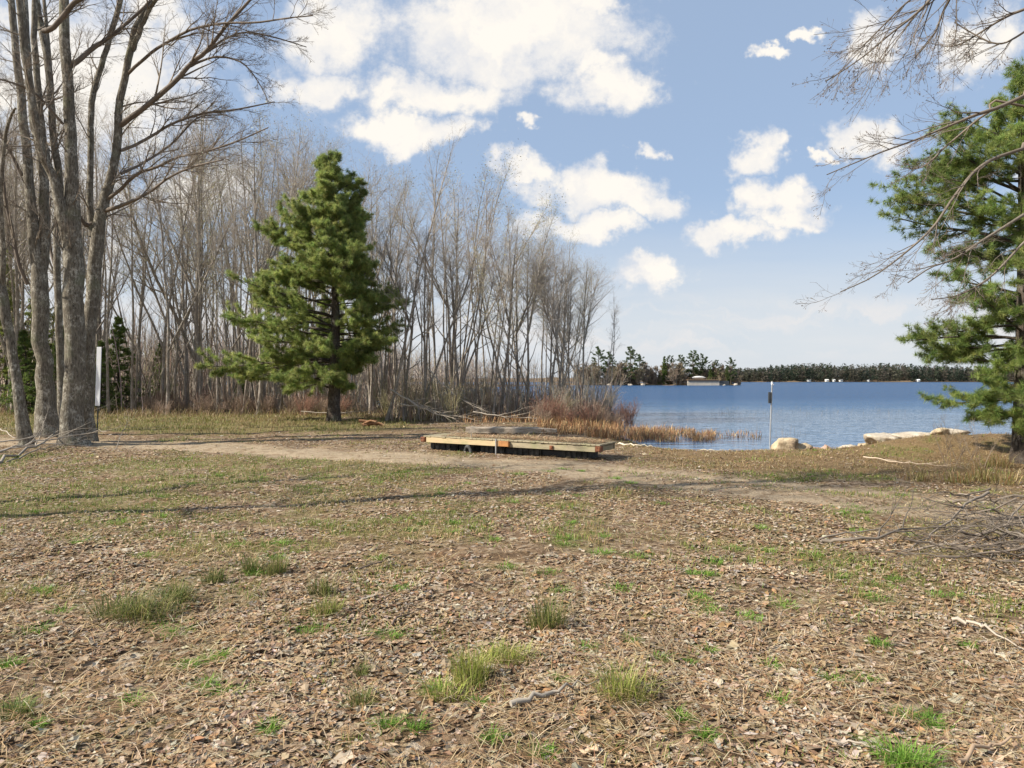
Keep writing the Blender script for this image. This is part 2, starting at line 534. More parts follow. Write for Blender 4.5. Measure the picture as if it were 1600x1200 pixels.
def green_mask(x, y):
    """short green grass: thick on the left, scattered patches elsewhere"""
    n = fbm(x, y, 0.45, 4, 31); n2 = fbm(x, y, 1.6, 3, 37)
    left = sstep(-x + 0.12 * y - 1.2, 0.0, 5.0) * sstep(y, 4.5, 11.0) * (1 - sstep(y, 16, 21))
    verge = sstep(y, 24, 28) * sstep(-x, 3, 7)
    right = 0.32 * sstep(x, 1, 4) * sstep(y, 5, 9) * (1 - sstep(y, 10.5, 13))
    mid = 0.30 * sstep(y, 4.5, 11) * (1 - sstep(y, 14, 17))
    band = np.maximum.reduce([left * 0.60, verge * 0.95, right, mid])
    return np.clip(sstep(n * 0.45 + n2 * 0.55 + band * 0.42 - 0.575, 0.0, 0.17), 0, 1) * (1 - 0.93 * track_mask(x, y))


def straw_mask(x, y):
    """bank and verges covered with flattened straw-coloured grass"""
    b = sstep(y, 14.5 - 0.30 * (x - 4), 16.0 - 0.30 * (x - 4)) * sstep(x, 2.5, 4.5)
    c = sstep(y, 24, 27) * sstep(-x, 2, 6) * 0.7
    return np.clip(np.maximum(b, c), 0, 1)


def axis_lines(lo, hi, step, far_lo, far_hi, g=1.13):
    mid = list(np.arange(lo, hi + 1e-6, step))
    s = step; p = hi; r = []
    while p < far_hi:
        s *= g; p += s; r.append(p)
    s = step; p = lo; l = []
    while p > far_lo:
        s *= g; p -= s; l.append(p)
    return np.array(l[::-1] + mid + r)


gx = axis_lines(-17, 18, 0.11, -4000, 4000); gy = axis_lines(2.0, 27, 0.09, -4000, 4000)
GX, GY = np.meshgrid(gx, gy)
fx, fy = GX.ravel(), GY.ravel()
fz = gh(fx, fy)
nx, ny = len(gx), len(gy)
ii, jj = np.meshgrid(np.arange(nx - 1), np.arange(ny - 1))
q = (jj * nx + ii).ravel()
gb = MB(); gb.add(np.stack([fx, fy, fz], 1), np.stack([q, q + 1, q + nx + 1, q + nx], 1))

m_ground, t = new_mat("leafy_ground")
pos = t.n('ShaderNodeNewGeometry').outputs['Position']
A = lambda n: t.n('ShaderNodeAttribute', attribute_name=n).outputs['Fac']
a_track, a_green, a_straw, a_wood = A('track'), A('green'), A('straw'), A('woodfloor')
wp = t.vm('ADD', pos, t.vm('MULTIPLY', t.vm('SUBTRACT', t.noise(pos, 9.0, 3, 0.6, out=1), (0.5, 0.5, 0.5)), (0.10, 0.10, 0.0)))
vor = t.n('ShaderNodeTexVoronoi', {'Vector': wp, 'Scale': 17.0, 'Randomness': 1.0})
vsep = t.n('ShaderNodeSeparateColor', {0: vor.outputs['Color']})
n_big = t.noise(pos, 0.55, 4, 0.6); n_mid = t.noise(pos, 2.6, 4, 0.65); n_fine = t.noise(pos, 38.0, 4, 0.7)
litter = t.ramp(vsep.outputs[0], [(0.0, (0.06, 0.038, 0.022)), (0.25, (0.15, 0.095, 0.055)), (0.55, (0.26, 0.18, 0.112)), (0.82, (0.35, 0.26, 0.175)), (1.0, (0.45, 0.37, 0.28))])
soil = t.mix(t.mr(n_fine, 0.3, 0.7), (0.075, 0.045, 0.026, 1), (0.21, 0.14, 0.08, 1))
c = t.mix(t.mr(t.m('ADD', t.m('MULTIPLY', n_mid, 0.7), t.m('MULTIPLY', n_big, 0.5)), 0.45, 0.62), soil, litter)
c = t.mix(t.m('MULTIPLY', t.mr(t.noise(pos, 1.3, 5, 0.7), 0.52, 0.68), 0.55), c, (0.28, 0.19, 0.09, 1))
c = t.mix(t.m('MULTIPLY', t.mr(t.noise(pos, 0.9, 4, 0.7), 0.58, 0.68), 0.7), c, (0.13, 0.062, 0.035, 1))
c = t.mix(t.m('MULTIPLY', t.mr(t.noise(t.vm('ADD', pos, (31.0, 7.0, 0.0)), 0.8, 5, 0.7), 0.55, 0.66), 0.6), c, (0.15, 0.15, 0.045, 1))
straw = t.mix(t.mr(t.noise(t.vm('MULTIPLY', wp, (1, 1, 0.3)), 26.0, 4, 0.7), 0.3, 0.7), (0.10, 0.06, 0.032, 1), (0.31, 0.215, 0.105, 1))
c = t.mix(t.m('MULTIPLY', a_straw, t.mr(n_mid, 0.3, 0.55, 0.45, 0.95)), c, straw)
grassc = t.mix(t.mr(n_fine, 0.3, 0.7), (0.10, 0.105, 0.03, 1), (0.24, 0.22, 0.08, 1))
c = t.mix(t.m('MULTIPLY', a_green, t.mr(t.noise(pos, 12, 4, 0.7), 0.38, 0.62, 0.15, 0.8)), c, grassc)
gravel = t.mix(t.mr(t.noise(pos, 60, 3, 0.8), 0.3, 0.7), (0.30, 0.225, 0.145, 1), (0.50, 0.40, 0.28, 1))
gravel = t.mix(t.mr(t.noise(pos, 3.3, 4, 0.65), 0.5, 0.66), gravel, (0.25, 0.175, 0.105, 1))
c = t.mix(t.m('MULTIPLY', a_track, t.mr(t.noise(pos, 5.0, 4, 0.7), 0.3, 0.55, 0.5, 1.0)), c, gravel)
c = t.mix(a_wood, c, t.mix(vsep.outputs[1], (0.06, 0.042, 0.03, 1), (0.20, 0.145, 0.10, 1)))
wet = t.mr(t.n('ShaderNodeSeparateXYZ', {0: pos}).outputs[2], WATER - 0.02, WATER + 0.10, 0.35, 1.0)
c = t.mix(1.0, c, t.n('ShaderNodeCombineColor', {0: wet, 1: wet, 2: wet}).outputs[0], 'MULTIPLY')
hgt = t.m('ADD', t.m('MULTIPLY', vsep.outputs[2], 0.6), t.m('ADD', n_fine, t.m('MULTIPLY', n_mid, 0.6)))
finish(t, c, 0.92, bump=hgt, dist=0.03, spec=0.12)
ground = gb.build("ground", m_ground)
tag(ground, kind='structure')
near = (np.abs(fx) < 80) & (fy > -10) & (fy < 120)


def put(name, arr):
    at = ground.data.attributes.new(name, 'FLOAT', 'POINT')
    at.data.foreach_set('value', arr.astype(np.float32))


put('track', np.where(near, track_mask(fx, fy), 0))
put('green', np.where(near, green_mask(fx, fy), 0.2))
put('straw', straw_mask(fx, fy))
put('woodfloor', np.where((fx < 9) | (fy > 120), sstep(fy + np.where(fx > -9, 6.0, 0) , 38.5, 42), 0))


def on(px, py, z=0.0):
    """ground point that the photo shows at this pixel, for ground height z"""
    y = (EYE - z) * FPX / (py - HOR)
    return (px - 800) / FPX * y, y


def at(px, py, Y):
    return np.array([(px - 800) / FPX * Y, Y, EYE + (HOR - py) / FPX * Y])


# ------------------------------------------------------------------ lake
m_water, t = new_mat("lake_water")
pos = t.n('ShaderNodeNewGeometry').outputs['Position']
sp = t.n('ShaderNodeSeparateXYZ', {0: pos})
wind = t.noise(t.vm('MULTIPLY', pos, (0.012, 0.045, 0.0)), 1.0, 3, 0.5)
yw = t.m('ADD', sp.outputs[1], t.m('MULTIPLY', t.m('SUBTRACT', wind, 0.5), 40.0))
chop = t.mr(yw, 36.0, 88.0, 0.0, 1.0, smooth=True)
rip1 = t.noise(t.vm('MULTIPLY', pos, (0.5, 1.5, 0.0)), 1.4, 3, 0.55)
rip2 = t.noise(t.vm('MULTIPLY', pos, (0.35, 1.0, 0.0)), 0.9, 4, 0.6)
hh = t.m('ADD', t.m('MULTIPLY', rip1, 0.05), t.m('MULTIPLY', t.m('MULTIPLY', rip2, chop), 1.0))
bp = t.n('ShaderNodeBump', {'Strength': 1.0, 'Distance': 1.0, 'Height': hh})
wc = t.mix(chop, (0.06, 0.145, 0.265, 1), (0.027, 0.07, 0.15, 1))
fr = t.n('ShaderNodeFresnel', {'IOR': 1.33, 'Normal': bp.outputs[0]}).outputs[0]
fac = t.m('MINIMUM', fr, t.mr(chop, 0, 1, 0.80, 0.40))       # wind-roughened water mirrors less at a low angle
df = t.n('ShaderNodeBsdfDiffuse', {'Color': wc})
gl = t.n('ShaderNodeBsdfGlossy', {'Color': (0.93, 0.96, 1, 1), 'Roughness': t.mr(chop, 0, 1, 0.04, 0.14), 'Normal': bp.outputs[0]})
t.n('ShaderNodeOutputMaterial', {0: t.n('ShaderNodeMixShader', {0: fac, 1: df.outputs[0], 2: gl.outputs[0]}).outputs[0]})
wb = MB()
wx = np.array([-4000, -60, 0, 60, 4000.]); wy = np.array([15, 60, 200, 900, 5000.])
WX, WY = np.meshgrid(wx, wy)
k = len(wx); ii, jj = np.meshgrid(np.arange(k - 1), np.arange(k - 1)); q = (jj * k + ii).ravel()
wb.add(np.stack([WX.ravel(), WY.ravel(), np.full(k * k, WATER)], 1), np.stack([q, q + 1, q + k + 1, q + k], 1))
tag(wb.build("lake", m_water), kind='structure')


# ------------------------------------------------------------------ bare broad-leaved trees
TW_DARK = (0.20, 0.165, 0.13)
TW_GREY = (0.36, 0.315, 0.265); TW_RED = (0.36, 0.29, 0.24); TW_OLIVE = (0.44, 0.40, 0.24); TW_PALE = (0.50, 0.45, 0.385)


def crown_levels(mb, P, Rr, n2, n3, L2, L3, a2=0.65, a3=0.7, up=0.03, tint2=TW_GREY, tint3=TW_RED, buds=0, rmin=0.003, k=3, t0=0.2):
    P2, R2 = branches(P, Rr, n2, t0, 0.97, a2, lambda t, pl: L2 * pl * (1.05 - 0.6 * t), 5, up, 0.12, rmin=rmin)
    tubes(mb, P2, R2, k, tint2)
    P3, R3 = branches(P2, R2, n3, 0.2, 1.0, a3, lambda t, pl: L3 * pl * (1.1 - 0.5 * t), 4, up, 0.15, rr=0.75, rmin=rmin * 0.8)
    tubes(mb, P3, R3, 3, pick([tint3, tint2], len(P3), 0.15))
    if buds:
        s = rng.integers(0, len(P3), buds)
        tip = P3[s, -1] - (P3[s, -1] - P3[s, -2]) * rng.uniform(0, 1, (buds, 1))
        d = rng.normal(size=(buds, 3)) * 0.009
        e = rng.normal(size=(buds, 3)) * 0.009
        V = np.stack([tip, tip + d, tip + e], 1).reshape(-1, 3)
        mb.add(V, np.arange(3 * buds).reshape(-1, 3), pick([(0.13, 0.09, 0.06), (0.12, 0.07, 0.05), (0.15, 0.13, 0.07)], buds))
    return P2, R2, P3, R3


def wood_tree(name, H, r0, nb, first, ang, Lb, lean=0.0, forks=1, tw=(6, 4), tint2=TW_GREY, tint3=TW_RED, wob=0.035, rmin=0.0032):
    """one bare tree of the wood at the origin: trunk and crown"""
    root = empty(name, (0, 0, 0))
    tb = MB(); cb = MB()
    N = 14
    stems = []
    d = nrm(np.array([math.sin(lean), 0, math.cos(lean)])); p = np.zeros(3); pts = [p - d * 0.3]
    for i in range(N - 1):
        d = nrm(d + wob * rng.normal(size=3) + np.array([0, 0, 0.02]))
        p = p + d * H / (N - 1); pts.append(p)
    P = np.array(pts); tt = np.linspace(0, 1, N)
    Rr = 0.86 * r0 * (1 - tt) ** 0.75 + 0.006; Rr[0] *= 1.6; Rr[1] *= 1.1
    tubes(tb, P, Rr, 7)
    stems.append((P, Rr))
    for f in range(forks - 1):
        i0 = rng.integers(2, 7)
        a = rng.uniform(0, 2 * np.pi)
        d = nrm(P[i0 + 1] - P[i0] + 0.5 * np.array([math.cos(a), math.sin(a), 0]) * np.linalg.norm(P[1] - P[2]))
        p = P[i0]; pts = [p]
        for i in range(N - 1):
            d = nrm(d + wob * rng.normal(size=3) + np.array([0, 0, 0.035]))
            p = p + d * (H - P[i0, 2]) * rng.uniform(0.85, 1.0) / (N - 1); pts.append(p)
        Pf = np.array(pts); Rf = Rr[i0] * 0.8 * (1 - tt) ** 0.75 + 0.006
        tubes(tb, Pf, Rf, 6)
        stems.append((Pf, Rf))
    for Ps, Rs in stems:
        P1, R1 = branches(Ps[None], Rs[None], nb, first, 0.97, ang, lambda t, pl: Lb * (1.15 - 0.75 * t), 7, 0.06, 0.09, rr=0.55, rmin=rmin)
        tubes(cb, P1, R1, 4, tint2)
        crown_levels(cb, P1, R1, tw[0], tw[1], 0.5, 0.55, tint2=tint2, tint3=tint3, rmin=rmin)
        top, topR = branches(Ps[None], Rs[None], 12, 0.6, 0.995, 0.5, lambda t, pl: Lb * 0.5, 5, 0.08, 0.1, rmin=rmin)
        crown_levels(cb, top, topR, 5, 4, 0.6, 0.6, tint2=tint2, tint3=tint3, rmin=rmin)
        tubes(cb, top, topR, 3, tint2)
    if tint3 == TW_OLIVE:
        for Ps, Rs in stems:
            m_ = 1300
            A_, B_ = branches(Ps[None], Rs[None], m_, first, 1.0, ang, lambda t, pl: Lb * (1.25 - 0.7 * t), 4, 0.06, 0.12)
            c_ = A_[np.arange(m_), rng.integers(1, 4, m_)]
            V = c_[:, None] + rng.normal(size=(m_, 3, 3)) * 0.02
            cb.add(V.reshape(-1, 3), np.arange(3 * m_).reshape(-1, 3), pick([(0.36, 0.34, 0.15), (0.30, 0.29, 0.13), (0.36, 0.29, 0.16)], m_))
    tr = tb.build("trunk", M_BARK_TREE, root)
    cr = cb.build("crown", M_TWIG, root)
    root['H'] = H
    return root


PROTO = []
spec = [  # H, r0, branches, first, angle, branch length, lean, forks
    (15, 0.085, 16, 0.40, 0.55, 2.6, 0.02, 1, TW_GREY, TW_RED), (16, 0.11, 18, 0.35, 0.6, 3.0, 0.03, 2, TW_GREY, TW_GREY),
    (13, 0.065, 14, 0.45, 0.5, 2.0, 0.05, 1, TW_RED, TW_RED), (17, 0.13, 18, 0.38, 0.6, 3.4, 0.02, 2, TW_GREY, TW_RED),
    (14, 0.075, 14, 0.5, 0.55, 2.2, 0.08, 1, TW_PALE, TW_GREY), (12, 0.055, 14, 0.35, 0.55, 1.9, 0.10, 1, TW_GREY, TW_OLIVE),
    (15, 0.10, 16, 0.3, 0.6, 3.2, 0.06, 3, TW_GREY, TW_OLIVE), (11, 0.05, 14, 0.3, 0.5, 1.8, 0.03, 2, TW_PALE, TW_OLIVE),
    (16, 0.09, 14, 0.55, 0.5, 2.4, 0.04, 1, TW_GREY, TW_GREY), (13, 0.12, 18, 0.22, 0.8, 3.6, 0.04, 4, TW_GREY, TW_RED),
]
for s in spec:
    PROTO.append(wood_tree("bare_tree", s[0], s[1], s[2], s[3], s[4], s[5], s[6], s[7], tint2=s[8], tint3=s[9]))
used_proto = [False] * len(PROTO)


def plant_tree(i, x, y, H, rz, label, group, tilt=(0, 0), name="bare_tree", cat="tree"):
    if used_proto[i]:
        o = copy_tree(PROTO[i])
    else:
        o = PROTO[i]; used_proto[i] = True
    s = H / PROTO[i]['H']
    o.name = name
    o.location = (x, y, float(gh(np.array([x]), np.array([y]))[0]) - 0.02)
    o.rotation_euler = (tilt[0], tilt[1], rz)
    o.scale = (s, s, s)
    tag(o, label, cat, group)
    return o


TOPX = [0, 90, 160, 250, 330, 420, 470, 520, 560, 640, 700, 760, 800, 850, 900, 945, 975]
TOPY = [125, 145, 160, 165, 165, 190, 205, 235, 255, 225, 245, 258, 305, 330, 362, 380, 430]
ZONES = [(-200, 165, "thin bare tree of the wood seen among the big maple trunks"),
         (165, 345, "slender bare grey tree in the dense wood between the maples and the green pine"),
         (345, 600, "slender bare tree in the wood directly behind the green pine"),
         (600, 770, "slender bare tree in the wood behind the floating dock, right of the pine"),
         (770, 990, "slender bare tree at the lake end of the wood, above the red shrubs")]
placed = []
tries = 0
while len(placed) < 156 and tries < 6000:
    tries += 1
    px = rng.uniform(-150, 955)
    if px < 610:
        Y = 39.5 + 24 * rng.uniform() ** 1.3
    else:
        Y = rng.uniform(33.5, 46 if px > 760 else 50)
    x = (px - 800) / FPX * Y
    if any((x - a) ** 2 + (Y - b) ** 2 < (0.75 if Y < 50 else 1.2) ** 2 for a, b in placed):
        continue
    if land_sd(np.array([x]), np.array([Y]))[0] < 0.4:
        continue
    placed.append((x, Y))
    top = np.interp(px, TOPX, TOPY)
    H = (EYE + (HOR - top) / FPX * Y) * rng.uniform(0.66, 1.0)
    i = int(rng.integers(0, len(PROTO))) if px < 700 else int(rng.choice([2, 4, 5, 6, 7, 9, 5, 7]))
    lab = next(l for a, b, l in ZONES if a <= px < b)
    tilt = (0.03 * rng.normal(), 0.05 * rng.normal() + (0.05 if px > 600 else 0))
    plant_tree(i, x, Y, H, rng.uniform(0, 6.28), lab, "bare trees of the wood", tilt)

# trees one can tell apart
x, y = on(218, 641)
plant_tree(1, x, y, 15.5, 0.6, "gnarled tree with a knobbly pale trunk at the wood's front edge, between maples and pine", None, (0, 0.0))
for (px, py, H, i, lean, lab) in [
        (604, 657, 14.5, 8, 0.30, "pale slim tree leaning right across the wood just right of the pine"),
        (650, 655, 13.0, 0, 0.36, "dark slender tree leaning hard to the right behind the dock's left half"),
        (712, 654, 12.0, 4, 0.16, "pale straight tree leaning slightly behind the dock, between two leaning trees"),
        (822, 652, 9.6, 9, -0.02, "wide many-limbed bare tree spreading above the timber at the wood's lake end"),
        (905, 650, 8.8, 9, 0.05, "last spreading bare tree of the wood beside the open water"),
        (870, 652, 8.2, 6, 0.02, "several-stemmed tree with yellow-green twigs behind the dock's right end")]:
    x, y = on(px, py)
    plant_tree(i, x, y, H, 0.0 if lean > 0.1 else 1.0, lab, None, (0.02, lean))

# ------------------------------------------------------------------ big maples in front on the left
def px_stem(pts, Y, N=26, drift=0.0, dy=None, wk=1.0):
    """a stem drawn through points of the photograph's view at its own distance Y"""
    a = np.asarray(pts, float)
    yy = Y + drift * np.linspace(0, 1, len(a)) + (0 if dy is None else np.asarray(dy))
    W3 = np.stack([(a[:, 0] - 800) / FPX * yy, yy, EYE + (HOR - a[:, 1]) / FPX * yy, a[:, 2] / FPX * yy * 0.5 * wk], 1)
    s = spline(W3, N)
    s[1:-1, :2] += rng.normal(size=(N - 2, 2)) * s[1:-1, 3:4] * 0.10
    return s[:, :3], np.maximum(s[:, 3], 0.008)


def maple(label, Y, stems, limbs, nb=9, Lb=2.0, push=(0.0, 0, 0.1)):
    base = px_stem(stems[0][0], Y)[0][0]
    gz = float(gh(np.array([base[0]]), np.array([base[1]]))[0])
    root = empty("maple_tree", (base[0], base[1], gz))
    inv = np.array([base[0], base[1], gz])
    tb = MB(); cb = MB()
    for pts, drift in stems:
        P, Rr = px_stem(pts, Y, 26, drift, wk=0.72)
        if pts is stems[0][0]:
            P[0, 2] = gz - 0.15; Rr[0] *= 1.25
        tubes(tb, P - inv, Rr, 12)
        z = P[:, 2]
        t0 = float(np.interp(5.2, z, np.linspace(0, 1, len(z)))) if z[-1] > 5.2 else 0.5
        P1, R1 = branches(P[None] - inv, Rr[None], nb, min(t0, 0.8), 0.98, 0.85, lambda t, pl: Lb * (1.2 - 0.5 * t), 8, 0.03, 0.12, rr=0.4, rcap=0.035, push=push)
        tubes(cb, P1, R1, 4, TW_DARK)
        crown_levels(cb, P1, R1, 11, 6, 0.45, 0.5, up=0.02, tint2=TW_DARK, tint3=TW_DARK, buds=400, rmin=0.0035)
    for pts, drift, *yo in limbs:
        P, Rr = px_stem(pts, Y + (yo[0] if yo else 0), 20, drift, wk=0.85)
        tubes(cb, P - inv, Rr, 6, (0.16, 0.13, 0.105))
        P1, R1 = branches(P[None] - inv, Rr[None], 15, 0.22, 1.0, 0.55, lambda t, pl: 0.36 * pl * (1.1 - 0.6 * t), 7, 0.02, 0.10, rr=0.6, rmin=0.0035)
        tubes(cb, P1, R1, 3, TW_DARK)
        crown_levels(cb, P1, R1, 9, 6, 0.45, 0.5, up=0.02, tint2=TW_DARK, tint3=TW_DARK, buds=500, rmin=0.0035)
    tb.build("trunk", M_BARK, root); cb.build("crown", M_TWIG, root)
    return tag(root, label, "tree", "big maples at the left edge")


maple("thick grey maple at the middle of the clump, its trunk splitting into two stems", 21.3,
      [([(116, 700, 62), (113, 672, 50), (115, 620, 43), (117, 560, 40), (117, 450, 40), (114, 375, 37), (114, 320, 30), (113, 250, 24), (110, 190, 22), (107, 130, 21), (103, 20, 19), (99, -120, 13), (95, -300, 5)], 0.0),
       ([(112, 385, 30), (101, 345, 26), (88, 290, 19), (70, 245, 17), (58, 195, 16), (46, 120, 15), (32, 0, 13), (15, -160, 6)], -1.2),
       ([(80, 268, 15), (68, 215, 14), (62, 150, 13), (56, 60, 12), (58, -60, 9), (60, -200, 5)], 0.8),
       ([(98, 330, 17), (92, 270, 15), (83, 190, 14), (76, 100, 14), (62, 20, 12), (50, -100, 7)], 1.2)],
      [([(105, 110, 10), (125, 95, 9), (150, 75, 8), (185, 50, 6), (230, 10, 5), (270, -40, 3)], 1.0),
       ([(70, 50, 9), (85, 45, 9), (115, 10, 9), (140, -10, 8), (190, -60, 5)], -0.5, -0.9),
       ([(100, 195, 5), (60, 150, 4), (20, 130, 3), (-30, 120, 2)], -1.5)], 10, 2.0)
maple("lighter maple with a curving trunk and long limbs reaching right, next to the white marker", 22.4,
      [([(138, 694, 36), (136, 665, 30), (136, 610, 28), (139, 540, 27), (146, 450, 27), (152, 385, 27), (160, 330, 22), (172, 285, 19), (180, 250, 17), (186, 205, 16), (187, 170, 15), (198, 118, 14), (207, 75, 14), (214, 40, 13), (238, 5, 10), (265, -80, 7), (280, -180, 4)], 0.0),
       ([(146, 370, 16), (141, 320, 13), (143, 240, 12), (144, 170, 12), (149, 140, 12), (163, 95, 11), (176, 50, 11), (193, -10, 10), (212, -120, 5)], 0.8),
       ([(208, 80, 12), (222, 45, 10), (236, 15, 9), (256, -15, 8), (300, -90, 4)], -0.8)],
      [([(190, 196, 11), (206, 184, 9.5), (228, 168, 9), (252, 148, 9), (275, 128, 8.5), (300, 100, 8), (325, 80, 7), (352, 45, 6), (385, 10, 5), (430, -40, 3)], -1.5),
       ([(200, 118, 6), (235, 86, 5.5), (262, 68, 5), (300, 48, 4.5), (350, 38, 4), (400, 37, 3.5), (450, 30, 2.5), (490, 26, 2)], -2.5),
       ([(296, 106, 5), (318, 96, 4), (345, 90, 3.5), (380, 100, 3), (405, 130, 2), (420, 160, 1.5)], -1.0),
       ([(322, 84, 4), (350, 64, 3.5), (385, 52, 3), (430, 60, 2.5), (480, 75, 1.5)], 1.0),
       ([(168, 312, 7), (190, 296, 6), (215, 272, 6), (245, 262, 5), (280, 246, 4), (320, 238, 3.5), (370, 222, 3), (420, 200, 2)], -2.0),
       ([(190, 236, 6), (215, 226, 5.5), (240, 212, 5), (275, 192, 4.5), (320, 178, 4), (370, 172, 3), (430, 160, 2)], 1.5),
       ([(165, 330, 8), (200, 318, 6), (235, 300, 5), (265, 278, 4), (300, 262, 3.5), (350, 250, 2.5)], -3.0),
       ([(145, 350, 9), (135, 352, 8), (128, 342, 6), (122, 330, 4)], -0.3),
       ([(190, 272, 6), (225, 255, 5), (270, 225, 4), (310, 185, 3), (350, 180, 2)], 2.5)], 9, 1.9, (0.25, 0, 0.05))
maple("mottled maple second from the left, forking into two tall stems", 24.4,
      [([(78, 682, 54), (75, 655, 44), (70, 600, 34), (67, 540, 31), (62, 450, 33), (58, 400, 26), (50, 330, 20), (44, 250, 18), (36, 180, 17), (28, 80, 14), (20, 0, 13), (10, -140, 6)], 0.0),
       ([(66, 440, 22), (70, 380, 20), (70, 300, 18), (62, 230, 15), (52, 180, 14), (44, 60, 12), (40, -60, 8), (38, -200, 4)], 1.0)],
      [([(44, 445, 7), (30, 410, 6), (18, 350, 6), (8, 300, 5), (5, 230, 4), (20, 180, 3)], -1.0),
       ([(36, 275, 6), (18, 240, 5), (0, 205, 5), (-20, 180, 4)], -0.5)], 8, 2.0)
maple("leftmost maple with a scarred base, leaning left out of the view", 20.9,
      [([(39, 698, 36), (36, 676, 29), (30, 625, 22), (22, 570, 19), (14, 520, 19), (4, 460, 22), (-4, 420, 19), (-14, 340, 16), (-20, 200, 14), (-30, 0, 9), (-34, -150, 4)], 0.0),
       ([(4, 450, 12), (6, 400, 10), (3, 340, 9), (2, 290, 8), (10, 215, 7), (18, 185, 6), (26, 170, 4)], -1.0)],
      [([(0, 560, 5), (-20, 500, 4), (-50, 470, 3)], -0.5)], 6, 1.8)
maple("dark narrow maple standing behind the clump, shaded by the middle trunk", 26.6,
      [([(98, 668, 24), (97, 645, 19), (95, 570, 16), (92, 470, 14), (89, 380, 13), (92, 300, 11), (86, 200, 9), (76, 60, 8), (62, -80, 4)], 0.0)],
      [([(88, 420, 6), (80, 390, 5), (78, 350, 4), (80, 310, 3)], 0.5)], 7, 2.0)

# ------------------------------------------------------------------ pines
def needles(mb, pos, dirs, n, L, w, pal, spread=0.75):
    M = len(pos)
    tint = pick(pal, M, 0.16)
    d = nrm(dirs[:, None] * 0.8 + rng.normal(size=(M, n, 3)) * spread + np.array([0, 0, 0.15]))
    s = nrm(np.cross(d, rng.normal(size=d.shape))) * w
    ln = (L * rng.uniform(0.7, 1.2, (M, n)))[..., None]
    p = pos[:, None] + d * 0.0
    V = np.stack([p - s, p + s, p + d * ln], 2).reshape(-1, 3)
    mb.add(V, np.arange(M * n * 3).reshape(-1, 3), np.repeat(tint, n, 0))


PAL_PINE = [(0.29, 0.36, 0.10), (0.23, 0.31, 0.09), (0.35, 0.40, 0.12), (0.18, 0.26, 0.08), (0.42, 0.43, 0.16), (0.33, 0.36, 0.11)]
PAL_DARK = [(0.13, 0.20, 0.055), (0.17, 0.24, 0.06), (0.22, 0.27, 0.07)]
PAL_YEL = [(0.25, 0.30, 0.07), (0.30, 0.33, 0.09), (0.19, 0.24, 0.06)]


def hh_top(h, H):
    return H > 8 and h > 0.86 * H


